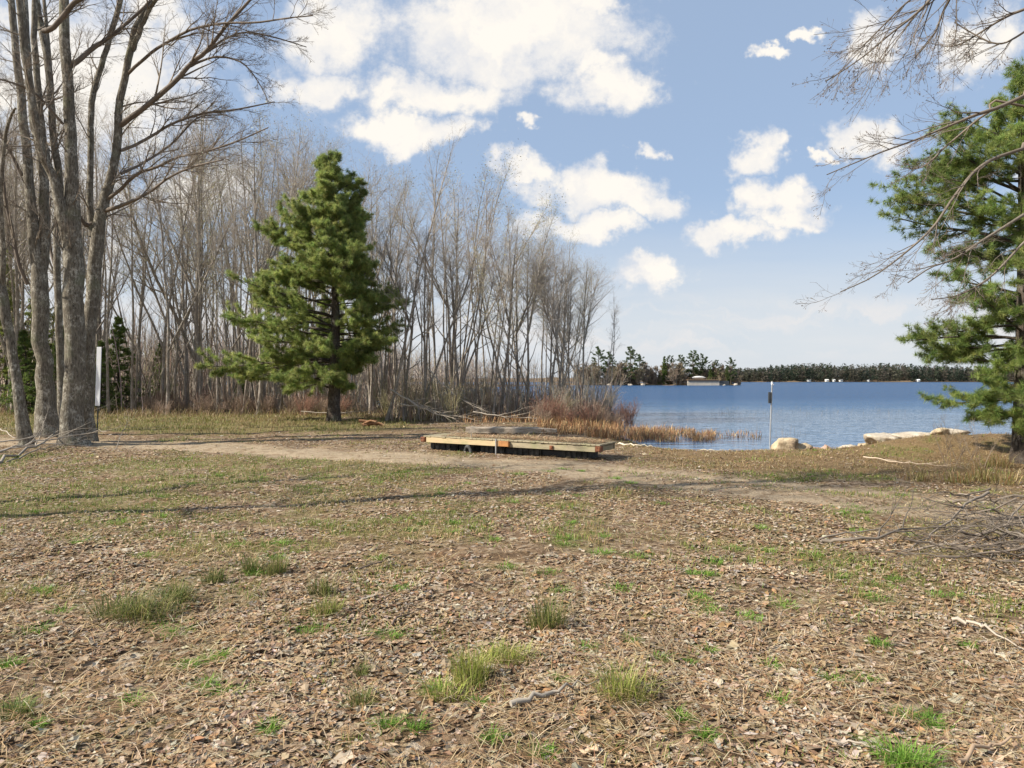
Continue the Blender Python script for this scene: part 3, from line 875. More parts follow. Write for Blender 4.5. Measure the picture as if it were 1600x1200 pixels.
def pine(name, H, r0, env, base_h, step, per, L, w, n, pal, up0=0.06, nsec=9, ntuf=9, tip_up=0.03, lift=0.15, gaps=0.12, spread=0.75, secL=0.34, extra=()):
    """env(h) gives reach to the left, right, and towards/away at height h; trunk with limbs, crown of needle tufts"""
    root = empty(name, (0, 0, 0))
    tb = MB(); nb = MB()
    N = 16; tt = np.linspace(0, 1, N)
    P = np.stack([0.02 * H * np.sin(tt * 3 + 1) * tt, 0.01 * H * np.sin(tt * 4) * tt, tt * H - 0.15], 1); Rr = r0 * (1 - tt) ** 0.85 + 0.012; Rr[0] *= 1.3
    tubes(tb, P, Rr, 9)
    Bp, Br = [], []
    h = base_h
    for hh, a, Ln in extra:
        d = np.array([math.cos(a), math.sin(a), 0.12]); pts = [np.array([np.interp(hh, P[:, 2], P[:, 0]), np.interp(hh, P[:, 2], P[:, 1]), hh])]
        for q in range(8):
            d = nrm(d + rng.normal(size=3) * 0.05 + np.array([0, 0, -0.05 if q < 5 else 0.03])); pts.append(pts[-1] + d * Ln / 8)
        Bp.append(pts); Br.append(0.07 * (1 - np.linspace(0, 1, 9)) ** 0.8 + 0.005)
    while h < H * 0.985:
        for a in rng.uniform(0, 2 * np.pi, 1) + np.arange(per) * 2 * np.pi / per + rng.normal(size=per) * 0.35:
            if rng.uniform() < gaps + (0.4 if hh_top(h, H) else 0.0):
                continue
            hh = h + rng.normal() * step * 0.3
            lt, rt, fr = env(min(max(hh, base_h), H))
            ca, sa = math.cos(a), math.sin(a)
            e = rt if ca > 0 else lt
            Ln = 1.0 / math.sqrt((ca / max(e, .05)) ** 2 + (sa / max(fr, .05)) ** 2) * rng.uniform(0.55, 1.1)
            el = lift + 0.7 * (hh / H) ** 2 + rng.normal() * 0.1
            d = np.array([ca * math.cos(el), sa * math.cos(el), math.sin(el)])
            c = np.array([np.interp(hh, P[:, 2], P[:, 0]), np.interp(hh, P[:, 2], P[:, 1]), hh])
            pts = [c]
            for q in range(8):
                d = nrm(d + rng.normal(size=3) * 0.06 + np.array([0, 0, (-0.075 if q < 4 else tip_up) * (1 - hh / H)]))
                pts.append(pts[-1] + d * Ln / 8)
            Bp.append(pts); rb = min(0.010 + 0.010 * Ln, 0.05)
            Br.append(rb * (1 - np.linspace(0, 1, 9)) ** 0.8 + 0.004)
        h += step * rng.uniform(0.75, 1.25)
    Bp = np.array(Bp); Br = np.array(Br)
    tubes(tb, Bp, Br, 4)
    S, Sr = branches(Bp, Br, nsec, 0.28, 0.99, 0.85, lambda t, pl: 0.16 + secL * pl * (1.1 - 0.85 * t), 5, up0, 0.10, flat=0.45)
    tubes(tb, S, Sr, 3)
    pl = np.linalg.norm(S[:, -1] - S[:, 0], axis=1)
    M = len(S) * ntuf
    si = rng.choice(len(S), M, p=pl / pl.sum())
    f = rng.uniform(0.25, 1.0, M) * 3.999; i = f.astype(int); f = (f - i)[:, None]
    pos = S[si, i] * (1 - f) + S[si, i + 1] * f + rng.normal(size=(M, 3)) * 0.03
    dirs = nrm(S[si, i + 1] - S[si, i] + rng.normal(size=(M, 3)) * 0.25)
    bi = np.repeat(np.arange(len(Bp)), 4)
    tipp = Bp[bi, rng.integers(5, 9, len(bi))] + rng.normal(size=(len(bi), 3)) * 0.05
    needles(nb, np.concatenate([pos, tipp, P[-3:]]), np.concatenate([dirs, nrm(Bp[bi, -1] - Bp[bi, 4]), np.tile([0, 0, 1.], (3, 1))]), n, L, w, pal, spread)
    tb.build("trunk", M_BARK_PINE, root); nb.build("crown", M_NEEDLE, root, smooth=False)
    root['H'] = H
    return root


def ground_at(x, y):
    return float(gh(np.array([x]), np.array([y]))[0])


# the pine in the middle: reach read off its outline (metres at 34 m)
CH = [1.4, 2.2, 2.9, 3.6, 4.5, 5.5, 6.6, 7.5, 8.5, 9.5, 10.2, 11.0, 12.0, 13.0]
CL = [3.8, 6.0, 5.2, 5.9, 5.5, 5.4, 5.2, 5.3, 4.6, 3.8, 1.7, 1.3, 0.9, 0.2]
CR = [0.5, 1.2, 2.3, 3.3, 3.7, 3.4, 2.6, 2.0, 1.8, 2.1, 2.1, 1.7, 1.1, 0.2]


def env_c(h):
    l = float(np.interp(h, CH, CL)); r = float(np.interp(h, CH, CR))
    return l, r, max(0.5, 0.42 * (l + r))


x, y = on(521, 658)
p1 = pine("pine_tree", 13.1, 0.30, env_c, 1.7, 0.42, 7, 0.20, 0.0075, 20, PAL_PINE, ntuf=15, nsec=16, lift=0.17, tip_up=0.07, secL=0.38, gaps=0.12, spread=0.9, extra=[(2.7, 3.3, 6.6), (2.9, 2.95, 5.4)])
p1.location = (x, y, ground_at(x, y)); tag(p1, "full green pine standing alone in front of the bare wood", "tree")

# the pine at the right edge
RH = [1.0, 1.5, 2.0, 3.1, 3.6, 4.1, 5.3, 6.5, 7.1, 8.0, 9.2, 10.3]
RL = [1.5, 2.0, 2.2, 2.5, 3.2, 3.7, 3.4, 3.5, 2.2, 1.4, 0.5, 0.2]


def env_r(h):
    l = float(np.interp(h, RH, RL))
    return l, l * 0.9, l * 0.75


x, y = 12.25, 16.4
p2 = pine("pine_tree", 9.3, 0.22, env_r, 1.2, 0.34, 7, 0.15, 0.0048, 20, [(r_ * 0.74, g_ * 0.80, b_ * 0.72) for r_, g_, b_ in PAL_PINE], ntuf=13, nsec=14, gaps=0.24, lift=0.08, tip_up=0.05, secL=0.42)
p2.location = (x, y, ground_at(x, y)); tag(p2, "tall dark-limbed pine at the right edge, on the bank over the water", "tree")


def env_s(H, w):
    return lambda h: (w * (1 - h / H) + 0.12,) * 3


# young spruces behind the maples
sp0 = pine("spruce_tree", 6.0, 0.09, env_s(6.0, 1.9), 0.25, 0.28, 6, 0.10, 0.012, 9, PAL_DARK, nsec=9, ntuf=7, lift=0.0, tip_up=0.0)
sp1 = pine("spruce_tree", 9.5, 0.14, env_s(9.5, 2.3), 0.5, 0.36, 6, 0.12, 0.014, 9, PAL_YEL, nsec=9, ntuf=7, lift=0.0, tip_up=0.0)
spr = [(sp0, 185, 44, 1.0, "low spruce right of the white marker, under the bare trees"), (sp0, 158, 41.5, 0.72, "small dark spruce just behind the white marker"),
       (sp1, 62, 46, 0.98, "tall yellowish spruce showing between the two left maples"), (sp0, 96, 43, 0.9, "spruce half hidden behind the middle maple trunk"),
       (sp1, 12, 44, 1.1, "largest spruce at the left edge, behind the leaning maple"), (sp0, 40, 40, 0.8, "short spruce at the wood's edge behind the leftmost maple"), (sp0, 250, 52, 0.8, "small spruce deep in the wood, right of the gnarled tree"), (sp0, 375, 43.5, 0.42, "tiny spruce among the stems left of the pine")]
seen = set()
for pr, px, Y, s, lab in spr:
    o = copy_tree(pr) if pr in seen else pr
    seen.add(pr)
    x = (px - 800) / FPX * Y
    o.location = (x, Y, ground_at(x, Y)); o.scale = (s, s, s); o.rotation_euler[2] = rng.uniform(0, 6)
    tag(o, lab, "tree", "spruces behind the maples")

# ------------------------------------------------------------------ bare limbs overhanging from the right
def overhang(label, tx, ty, limbs, r0=0.22):
    gz = ground_at(tx, ty)
    root = empty("overhanging_tree", (tx, ty, gz)); inv = np.array([tx, ty, gz])
    tb = MB(); cb = MB()
    N = 18; tt = np.linspace(0, 1, N)
    P = np.stack([0.25 * np.sin(tt * 4), 0.2 * np.sin(tt * 5 + 1), tt * 13 - 0.2], 1); Rr = r0 * (1 - tt) ** 0.6 + 0.01; Rr[0] *= 1.4
    tubes(tb, P, Rr, 10)
    for pts, Y, dr in limbs:
        a = px_stem(pts, Y, 18, dr, wk=0.72)
        j = int(np.argmin(np.abs(P[:, 2] + gz - (a[0][0, 2] - 0.7))))
        start = P[j] + inv
        Pl = spline(np.concatenate([[np.append(start, a[1][0] * 1.3)], np.concatenate([a[0], a[1][:, None]], 1)[::2]]), 24)
        Rl = np.maximum(Pl[:, 3], 0.004); Pl = Pl[:, :3] - inv
        tubes(cb, Pl, Rl, 6, (0.17, 0.14, 0.11))
        P1, R1 = branches(Pl[None], Rl[None], 11, 0.35, 1.0, 0.42, lambda t, pl: 0.27 * pl * (1.1 - 0.7 * t), 9, -0.005, 0.13, rr=0.5, rmin=0.0028)
        tubes(cb, P1, R1, 4, (0.15, 0.125, 0.10))
        crown_levels(cb, P1, R1, 7, 4, 0.40, 0.5, a2=0.6, a3=0.65, up=0.0, tint2=(0.17, 0.14, 0.115), tint3=(0.18, 0.145, 0.12), buds=450, rmin=0.0024)
    up_, upr = branches(P[None], Rr[None], 16, 0.5, 0.98, 0.7, lambda t, pl: 2.6, 7, 0.05, 0.1, rr=0.5)
    up_ = up_[up_[:, -1, 0] > -1.0]; upr = upr[:len(up_)]
    tubes(cb, up_, upr, 4, TW_GREY)
    crown_levels(cb, up_, upr, 6, 4, 0.45, 0.5)
    tb.build("trunk", M_BARK, root); cb.build("crown", M_TWIG, root)
    return tag(root, label, "tree")


overhang("bare tree whose long grey limbs hang in from the right edge across the pine", 10.2, 11.2, [
    ([(1625, 138, 10), (1600, 150, 9), (1560, 168, 9), (1530, 178, 8), (1490, 194, 6), (1440, 215, 4.5), (1395, 232, 3.8), (1350, 247, 3), (1310, 268, 2.4), (1270, 278, 1.6)], 11.0, -0.6),
    ([(1620, 225, 9), (1600, 232, 8.5), (1560, 245, 8), (1535, 258, 7), (1505, 285, 6), (1480, 322, 5.5), (1455, 358, 5), (1420, 390, 4), (1375, 425, 3), (1330, 450, 2.4), (1290, 462, 1.6)], 11.0, -1.0),
    ([(1625, 318, 8), (1600, 335, 7), (1560, 360, 6), (1520, 385, 5), (1490, 405, 4), (1450, 420, 3), (1400, 455, 2)], 10.5, -1.2),
    ([(1620, 360, 6), (1590, 388, 5), (1550, 430, 4), (1500, 460, 3), (1440, 470, 2)], 10.8, -0.8),
    ([(1570, 160, 5), (1530, 185, 5), (1500, 210, 4.5), (1470, 235, 4), (1440, 262, 3), (1400, 262, 2)], 11.0, 0.5)])
overhang("bare tree with fine twigs drooping into the top right corner of the sky", 9.0, 8.6, [
    ([(1560, -150, 12), (1520, -80, 10), (1480, -30, 8), (1445, 8, 6), (1415, 35, 5), (1380, 62, 4), (1345, 92, 3), (1310, 115, 2.4), (1270, 140, 1.6)], 8.8, -0.4),
    ([(1560, -90, 9), (1510, -40, 6), (1478, 5, 4.5), (1460, 50, 3.6), (1440, 78, 3), (1420, 98, 2)], 8.8, 0.5),
    ([(1640, -20, 9), (1605, 12, 7), (1570, 28, 5), (1530, 52, 4), (1500, 70, 3), (1475, 76, 2)], 9.2, 0.3),
    ([(1540, -120, 8), (1490, -60, 6), (1450, -20, 5), (1410, 10, 4), (1370, 50, 3), (1330, 90, 2)], 8.4, -0.6),
    ([(1640, 20, 6), (1600, 50, 5), (1560, 70, 3.6), (1520, 55, 3), (1480, 30, 2)], 9.0, 0.4)], 0.2)

# tree outside the left edge whose shade falls across the lawn
o = plant_tree(9, -14.6, 8.6, 18.5, 0.4, "bare tree beside the lawn, just beyond the left edge", None)

# ------------------------------------------------------------------ undergrowth, shrubs and reeds
def shrub(label_mat, H, ns, tint, spread=0.5):
    root = empty("shrub", (0, 0, 0)); mb = MB()
    a = rng.uniform(0, 6.28, ns); rr = 0.25 * np.sqrt(rng.uniform(size=ns))
    p = np.stack([rr * np.cos(a), rr * np.sin(a), np.full(ns, -0.05)], 1)
    d = nrm(np.stack([np.cos(a) * spread * rng.uniform(0.2, 1, ns), np.sin(a) * spread * rng.uniform(0.2, 1, ns), np.ones(ns)], 1))
    pts = [p]; L = H * rng.uniform(0.6, 1.05, (ns, 1))
    for q_ in range(5):
        d = nrm(d + rng.normal(size=d.shape) * 0.09); p = p + d * L / 5; pts.append(p)
    P = np.stack(pts, 1); Rr = np.tile((0.012 * (1 - np.linspace(0, 1, 6)) + 0.004)[None], (ns, 1))
    tubes(mb, P, Rr, 3, pick([tint], ns, 0.2))
    P2, R2 = branches(P, Rr, 7, 0.25, 0.98, 0.5, lambda t, pl: 0.4 * pl * (1.1 - 0.6 * t), 4, 0.05, 0.1, rr=0.8, rmin=0.0035)
    tubes(mb, P2, R2, 3, pick([tint], len(P2), 0.2))
    P3, R3 = branches(P2, R2, 3, 0.3, 1.0, 0.5, lambda t, pl: 0.5 * pl, 3, 0.05, 0.1, rr=0.8, rmin=0.003)
    tubes(mb, P3, R3, 3, pick([tint], len(P3), 0.2))
    mb.build("stems", M_TWIG, root)
    return root


SH = [shrub("red", 1.7, 24, (0.27, 0.15, 0.105)), shrub("brown", 1.5, 22, (0.31, 0.225, 0.165)), shrub("grey", 2.4, 18, (0.34, 0.285, 0.22)), shrub("olive", 2.6, 18, (0.31, 0.275, 0.15))]
sh_used = set()


def put_shrub(i, x, y, s, label, group):
    o = SH[i] if i not in sh_used else copy_tree(SH[i])
    sh_used.add(i)
    o.location = (x, y, max(ground_at(x, y), WATER - 0.05)); o.scale = (s, s, s * rng.uniform(0.85, 1.1)); o.rotation_euler[2] = rng.uniform(0, 6.28)
    tag(o, label, "shrub", group)


for k_ in range(34):     # red-stemmed bushes at the water's edge
    px = rng.uniform(835, 985); Y = rng.uniform(28.5, 41) if px > 900 else rng.uniform(29, 37)
    x = (px - 800) / FPX * Y
    if land_sd(np.array([x]), np.array([Y]))[0] < -0.8:
        continue
    put_shrub(0 if rng.uniform() < 0.5 else 1, x, Y, rng.uniform(0.5, 0.85), "red-stemmed bush at the water's edge, right end of the wood", "red bushes by the lake")
for k_ in range(46):     # brown brush along the front of the wood, left part
    px = rng.uniform(215, 560); Y = rng.uniform(38.6, 43)
    put_shrub(1 if rng.uniform() < 0.85 else 0, (px - 800) / FPX * Y, Y, rng.uniform(0.6, 1.0), "low reddish-brown bush along the front of the wood, left of the dock", "brown bushes along the wood")
for k_ in range(52):     # taller grey and olive brush behind the dock
    px = rng.uniform(590, 950); Y = rng.uniform(32.5, 45)
    x = (px - 800) / FPX * Y
    if land_sd(np.array([x]), np.array([Y]))[0] < 0.2:
        continue
    put_shrub(int(rng.choice([1, 2, 2, 3, 3])), x, Y, rng.uniform(0.55, 1.12), "leafless grey-brown bush in the thicket behind the dock", "thicket bushes behind the dock")

ub = MB()     # what nobody could count: thin saplings and dead stalks filling the wood
n_ = 3300
px = np.concatenate([rng.uniform(-60, 620, int(n_ * 0.62)), rng.uniform(600, 955, n_ - int(n_ * 0.62))])
Y = np.where(px < 610, 40 + 34 * rng.uniform(size=n_), 33 + 15 * rng.uniform(size=n_))
x = (px - 800) / FPX * Y
ok = land_sd(x, Y) > 0.2
px, Y, x = px[ok], Y[ok], x[ok]; n_ = len(x)
z = gh(x, Y)
H = np.where(px < 610, rng.gamma(2.0, 1.6, n_) + 0.8, rng.gamma(2.0, 0.6, n_) + 0.4)
H = np.minimum(H, np.where(px < 610, 9, 3.4))
d = nrm(np.stack([rng.normal(size=n_) * 0.13, rng.normal(size=n_) * 0.13, np.ones(n_)], 1)); p = np.stack([x, Y, z - 0.05], 1); pts = [p]
for q_ in range(4):
    d = nrm(d + rng.normal(size=d.shape) * 0.06); p = p + d * H[:, None] / 4; pts.append(p)
P = np.stack(pts, 1); Rr = (0.007 + 0.0045 * H)[:, None] * (1 - np.linspace(0, 1, 5))[None] ** 0.7 + 0.003
tubes(ub, P, Rr, 3, pick([(0.36, 0.30, 0.235), (0.28, 0.225, 0.175), (0.27, 0.19, 0.14), (0.44, 0.38, 0.30)], n_, 0.2))
P2, R2 = branches(P, Rr, 4, 0.35, 0.95, 0.6, lambda t, pl: 0.3 * pl * (1.1 - 0.5 * t), 4, 0.05, 0.1, rr=0.7, rmin=0.004)
tubes(ub, P2, R2, 3, pick([(0.31, 0.255, 0.20), (0.28, 0.205, 0.155), (0.32, 0.28, 0.16)], len(P2), 0.2))
tag(ub.build("undergrowth", M_TWIG), "tangle of thin saplings and dead stalks filling the wood", "undergrowth", kind='stuff')

# far backdrop of the wood, deep inland on the left
db = MB(); n_ = 3100
Y = np.concatenate([rng.uniform(72, 130, 1700), rng.uniform(150, 345, 1400)]); px = np.concatenate([rng.uniform(-120, 640, 1700), rng.uniform(470, 935, 1400)]); x = (px - 800) / FPX * Y
ok = land_sd(x, Y) > 0.5; x, Y = x[ok], Y[ok]; n_ = len(x)
H = rng.uniform(4, 10, n_) * np.where(Y > 140, 1.15, 1.0); d = nrm(np.stack([rng.normal(size=n_) * 0.05, rng.normal(size=n_) * 0.05, np.ones(n_)], 1))
p = np.stack([x, Y, np.zeros(n_)], 1); P = np.stack([p + d * H[:, None] * f_ for f_ in (0, .33, .66, 1)], 1)
Rr = (0.10 * rng.uniform(0.5, 1.2, n_))[:, None] * np.array([[1, .75, .45, .1]])
tubes(db, P, Rr, 3, pick([(0.20, 0.16, 0.13), (0.27, 0.22, 0.18)], n_, 0.15))
P2, R2 = branches(P, Rr, 9, 0.3, 1.0, 0.6, lambda t, pl: 2.4, 4, 0.06, 0.1, rmin=0.012)
R2 = R2 * np.repeat(np.where(Y > 140, 2.6, 1.0), 9)[:, None]
tubes(db, P2, R2, 3, pick([TW_GREY, TW_RED], len(P2), 0.15))
tag(db.build("far_woods", M_TWIG), "grey mass of bare trees deep in the wood", "woods", kind='stuff')

rb = MB()     # dry reeds in the shallows
def reed_patch(n, x0, x1, y0, y1, h0, h1):
    px = rng.uniform(x0, x1, n); py = y0 + (y1 - y0) * rng.uniform(size=n)
    Y = (EYE - WATER) * FPX / (py - HOR); x = (px - 800) / FPX * Y
    keep = fbm(x, Y, 1.2, 2, 71) > 0.36
    x, Y = x[keep], Y[keep]; m = len(x)
    z = np.maximum(gh(x, Y), WATER - 0.1)
    h = rng.uniform(h0, h1, m) * (0.35 + 0.75 * fbm(x, Y, 1.6, 2, 73))
    blades(rb, np.stack([x, Y, z], 1), h, rng.uniform(0.012, 0.03, m), rng.uniform(0.1, 0.9, m), pick([(0.42, 0.25, 0.115), (0.34, 0.18, 0.085), (0.24, 0.12, 0.06), (0.48, 0.34, 0.18)], m, 0.18), 0.9)
reed_patch(3200, 840, 1010, 668, 690, 0.35, 0.85)
reed_patch(2600, 985, 1085, 672, 691, 0.35, 0.75)
reed_patch(700, 1080, 1118, 676, 690, 0.3, 0.65)
reed_patch(420, 1105, 1190, 674, 688, 0.2, 0.5)
reed_patch(60, 1150, 1235, 640, 690, 0.1, 0.3)
reed_patch(1500, 720, 900, 659, 672, 0.3, 0.8)
tag(rb.build("reed_bed", M_LEAF, smooth=False), "dry orange-brown reeds growing in the shallow water", "reeds", kind='stuff')

lb = MB()     # thin sparse reed stalks standing in the calm water
for (a0, a1, b0, b1, n_) in [(1110, 1290, 636, 652, 130), (1290, 1420, 640, 650, 60), (1160, 1260, 672, 686, 40)]:
    px = rng.uniform(a0, a1, n_); py = rng.uniform(b0, b1, n_)
    Y = (EYE - WATER) * FPX / (py - HOR); x = (px - 800) / FPX * Y
    blades(lb, np.stack([x, Y, np.full(n_, WATER - 0.02)], 1), rng.uniform(0.1, 0.45, n_), 0.012, 0.25, pick([(0.16, 0.15, 0.13), (0.2, 0.17, 0.12)], n_))
tag(lb.build("sparse_reeds", M_LEAF, smooth=False), "faint thin stalks poking out of the calm water", "reeds", kind='stuff')

# ------------------------------------------------------------------ leaf litter, straw and grass on the ground
def ground_points(n, y0, y1, power=1.0, margin=2.6):
    """points on the ground, thinning with distance"""
    u_ = rng.uniform(size=n)
    Y = y0 * (y1 / y0) ** (u_ ** power)
    X = rng.uniform(-1, 1, n) * (Y * 0.75 + margin)
    return X, Y


def leaf_density(x, y):
    n = fbm(x, y, 0.7, 4, 41); n2 = fbm(x, y, 2.4, 2, 47)
    d = sstep(n * 0.7 + n2 * 0.3, 0.34, 0.60)
    nearer = 1 - 0.22 * sstep(y, 6.5, 13)
    bare = sstep(fbm(x, y, 0.55, 3, 91) * 0.6 + fbm(x, y, 1.9, 3, 93) * 0.4, 0.49, 0.60)
    return np.clip((0.14 + 0.9 * d) * nearer * (1 - 0.85 * bare) * (1 - 0.92 * np.clip(track_mask(x, y), 0, 1)) * (1 - 0.55 * green_mask(x, y)) * (1 - 0.75 * straw_mask(x, y)), 0, 1)


PAL_LEAF = [(0.32, 0.225, 0.135), (0.26, 0.17, 0.10), (0.38, 0.29, 0.19), (0.35, 0.255, 0.16), (0.41, 0.34, 0.255), (0.20, 0.125, 0.075), (0.39, 0.29, 0.185), (0.29, 0.195, 0.12), (0.43, 0.37, 0.295), (0.33, 0.265, 0.195), (0.34, 0.20, 0.10)]
lm = MB()
TUFT_AT = []


def clear_of_tufts(X, Y):
    ok = np.ones(len(X), bool)
    for x_, y_, r_ in TUFT_AT:
        ok &= (X - x_) ** 2 + ((Y - y_) * 1.2) ** 2 > (r_ * 0.95) ** 2
    return ok


def tuft(label, px, py, n, h, rad, pal, group=None, name="grass_tuft", cat="grass tuft", lean=(0.2, 1.15), w=0.006, z=0.0):
    if name == 'grass_tuft':
        n = int(n * 1.7); h *= 1.15; rad *= 1.1
    x, y = on(px, py, z)
    root_z = ground_at(x, y)
    TUFT_AT.append((x, y, rad))
    mb = MB()
    a = rng.uniform(0, 6.28, n); r_ = rad * np.sqrt(rng.uniform(size=n))
    cl = rng.integers(0, 5, n)                      # a few crowns grown together
    ca, cr = rng.uniform(0, 6.28, 5), rad * 0.75 * np.sqrt(rng.uniform(size=5)); cr[0] = 0
    hs = rng.uniform(0.55, 1.0, 5)
    r_ = r_ * 0.55
    p = np.stack([r_ * np.cos(a) * 1.3 + cr[cl] * np.cos(ca[cl]), r_ * np.sin(a) + cr[cl] * np.sin(ca[cl]), np.full(n, -0.01)], 1)
    hh = h * hs[cl] * np.clip(rng.normal(0.72, 0.28, n), 0.2, 1.35)
    blades(mb, p, hh, w * rng.uniform(0.5, 1.1, n), rng.uniform(lean[0], lean[1], n) * (0.35 + r_ / (rad * 0.55)), pick(pal, n, 0.2), 0.5, a + rng.normal(size=n) * 0.5)
    o = mb.build(name, M_GRASS, smooth=False)
    o.location = (x, y, root_z)
    return tag(o, label, cat, group)


P_OL = [(0.18, 0.205, 0.05), (0.12, 0.155, 0.04), (0.26, 0.25, 0.08), (0.10, 0.14, 0.035), (0.38, 0.31, 0.15)]
P_BR = [(0.17, 0.31, 0.04), (0.14, 0.26, 0.035), (0.22, 0.34, 0.06)]
P_YE = [(0.30, 0.33, 0.07), (0.24, 0.29, 0.06), (0.42, 0.36, 0.16)]
tuft("largest olive grass tuft, at the left, spreading over the dead leaves", 208, 965, 480, 0.30, 0.26, P_OL, lean=(0.3, 1.3))
tuft("upright dark tuft touching the right side of the largest olive tuft", 276, 945, 230, 0.26, 0.11, P_OL)
tuft("dark rush-like tuft left of two taller tufts, in the middle left", 336, 912, 130, 0.24, 0.09, P_OL)
tuft("pale brownish tuft beside the tallest rush tuft", 392, 898, 110, 0.28, 0.09, P_OL)
tuft("tallest dark green rush tuft in the middle left", 430, 902, 190, 0.32, 0.10, P_OL, lean=(0.1, 0.6))
tuft("green tuft with darker base left of centre", 500, 938, 150, 0.24, 0.10, P_OL, lean=(0.1, 0.7))
tuft("lower bright tuft just under the green tuft left of centre", 512, 965, 140, 0.2, 0.09, P_YE)
tuft("dark upright tuft at the upper end of the yellow-green streak of grass", 852, 990, 230, 0.30, 0.12, P_OL, lean=(0.1, 0.9))
tuft("soft yellow-green tuft in the middle of the grass streak", 788, 1035, 280, 0.16, 0.15, P_YE)
tuft("tall pale tuft at the lower end of the grass streak", 735, 1068, 260, 0.27, 0.12, P_YE, lean=(0.1, 0.7))
tuft("sprawling tuft at the foot of the grass streak", 705, 1090, 130, 0.14, 0.14, P_YE)
tuft("straw and green tuft right of the grey stick", 975, 1095, 210, 0.24, 0.13, P_YE)
tuft("small brown-green tuft below the dark soil patch", 570, 1095, 120, 0.13, 0.10, P_OL)
tuft("tiny tuft in front of the dark soil patch", 563, 1050, 60, 0.14, 0.04, P_OL)
tuft("green tuft in the bottom right corner area", 1420, 1190, 240, 0.15, 0.13, P_BR, lean=(0.4, 1.4))
tuft("low dark green tuft at the bottom left edge", 14, 1130, 180, 0.14, 0.12, P_OL)
for px, py in [(1112, 962), (1172, 970), (965, 934), (705, 842), (712, 828), (640, 838), (880, 850), (945, 845), (1320, 898), (1385, 912), (1270, 868), (860, 905), (585, 882), (770, 1158), (842, 1172), (255, 806), (180, 815),
               (690, 775), (800, 790), (730, 760), (905, 780), (985, 760), (1030, 790), (1190, 830), (1320, 800), (1265, 745), (300, 760), (120, 850), (60, 800), (230, 870), (1105, 900), (1230, 950), (1370, 1010), (1080, 1040), (1220, 1090), (1300, 1060), (60, 925), (90, 960), (330, 1030), (210, 1095)] + [(rng.uniform(10, 1590), 735 + 430 * rng.uniform() ** 1.6) for _ in range(75)]:
    tuft("small bright green weed clump in the leaf litter", px, py, 150, 0.085, rng.uniform(0.09, 0.17) if py < 1000 else rng.uniform(0.05, 0.09), P_BR, "green weed clumps", "weed_clump", "weed", (0.5, 1.5), 0.008 if py < 1000 else 0.006)


def scatter_leaves(n, y0, y1, smin, smax, rim, power=1.0):
    X, Y = ground_points(n, y0, y1, power)
    keep = (rng.uniform(size=n) < leaf_density(X, Y)) & clear_of_tufts(X, Y)
    X, Y = X[keep], Y[keep]; m = len(X)
    Z = gh(X, Y) + rng.uniform(0.003, 0.02, m)
    s = rng.uniform(smin, smax, m) * (1 + 0.015 * Y)
    a0 = rng.uniform(0, 6.28, m)
    ang = np.linspace(0, 2 * np.pi, rim, endpoint=False)[None] + a0[:, None]
    lob = 1 + (0.2 if rim > 6 else 0.0) * np.cos(np.arange(rim) * np.pi)[None] + 0.13 * rng.normal(size=(m, rim))
    rad = s[:, None] * 0.5 * lob * (1 + 0.35 * np.cos(2 * (ang - a0[:, None])))
    curl = rng.uniform(-0.2, 0.55, m)[:, None] * s[:, None] * (np.cos(ang - a0[:, None] + rng.uniform(0, 6.28, (m, 1))) ** 2) * 0.55 + s[:, None] * 0.06 * rng.normal(size=(m, rim))
    V = np.stack([rad * np.cos(ang), rad * np.sin(ang), np.maximum(curl, -0.008)], -1)
    tx = rng.normal(size=(m, 1)) * 0.15; ty = rng.normal(size=(m, 1)) * 0.15
    V[..., 2] += V[..., 0] * tx + V[..., 1] * ty
    V += np.stack([X, Y, Z], 1)[:, None]
    tint = pick(PAL_LEAF, m, 0.15)
    if rim > 4:
        C = np.stack([X, Y, Z], 1)[:, None]
        V = np.concatenate([V, C], 1)
        b = np.arange(m)[:, None, None] * (rim + 1); j = np.arange(rim)[None, :, None]
        F = np.concatenate([b + j, b + (j + 1) % rim, np.broadcast_to(b + rim, (m, rim, 1))], -1).reshape(-1, 3)
        lm.add(V.reshape(-1, 3), F, np.repeat(tint, rim, 0))
    else:
        b = np.arange(m)[:, None] * 4
        lm.add(V.reshape(-1, 3), np.concatenate([b + np.array([[0, 1, 2]]), b + np.array([[0, 2, 3]])], 0), np.concatenate([tint, tint]))


scatter_leaves(215000, 2.6, 7.5, 0.015, 0.047, 8)
scatter_leaves(145000, 5.5, 22, 0.028, 0.054, 5)
scatter_leaves(3600, 2.8, 9, 0.055, 0.095, 10)
scatter_leaves(18000, 17, 44, 0.05, 0.09, 4)
tag(lm.build("leaf_litter", M_LEAF, smooth=False), "grey-brown dead leaves carpeting the ground", "leaves", kind='stuff')

sb = MB()     # dead grass stalks and pine straw lying flat
X, Y = ground_points(62000, 2.8, 24, 1.0)
keep = rng.uniform(size=len(X)) < (0.35 + 0.65 * sstep(fbm(X, Y, 0.9, 3, 55), 0.45, 0.6)) * (1 - 0.8 * track_mask(X, Y))
X, Y = X[keep], Y[keep]; m = len(X)
Z = gh(X, Y) + 0.02 + rng.uniform(0, 0.02, m); a = rng.uniform(0, 6.28, m); L = rng.uniform(0.06, 0.28, m)
d = np.stack([np.cos(a) * L, np.sin(a) * L, rng.normal(size=m) * 0.02], 1); s_ = np.stack([-np.sin(a), np.cos(a), np.zeros(m)], 1) * (0.0012 + 0.00022 * Y)[:, None]
c0 = np.stack([X, Y, Z], 1); mid = c0 + d * 0.5 + np.array([0, 0, 0.012])
V = np.stack([c0 - s_, c0 + s_, mid + s_, mid - s_, c0 + d], 1).reshape(-1, 3); b = np.arange(m)[:, None] * 5
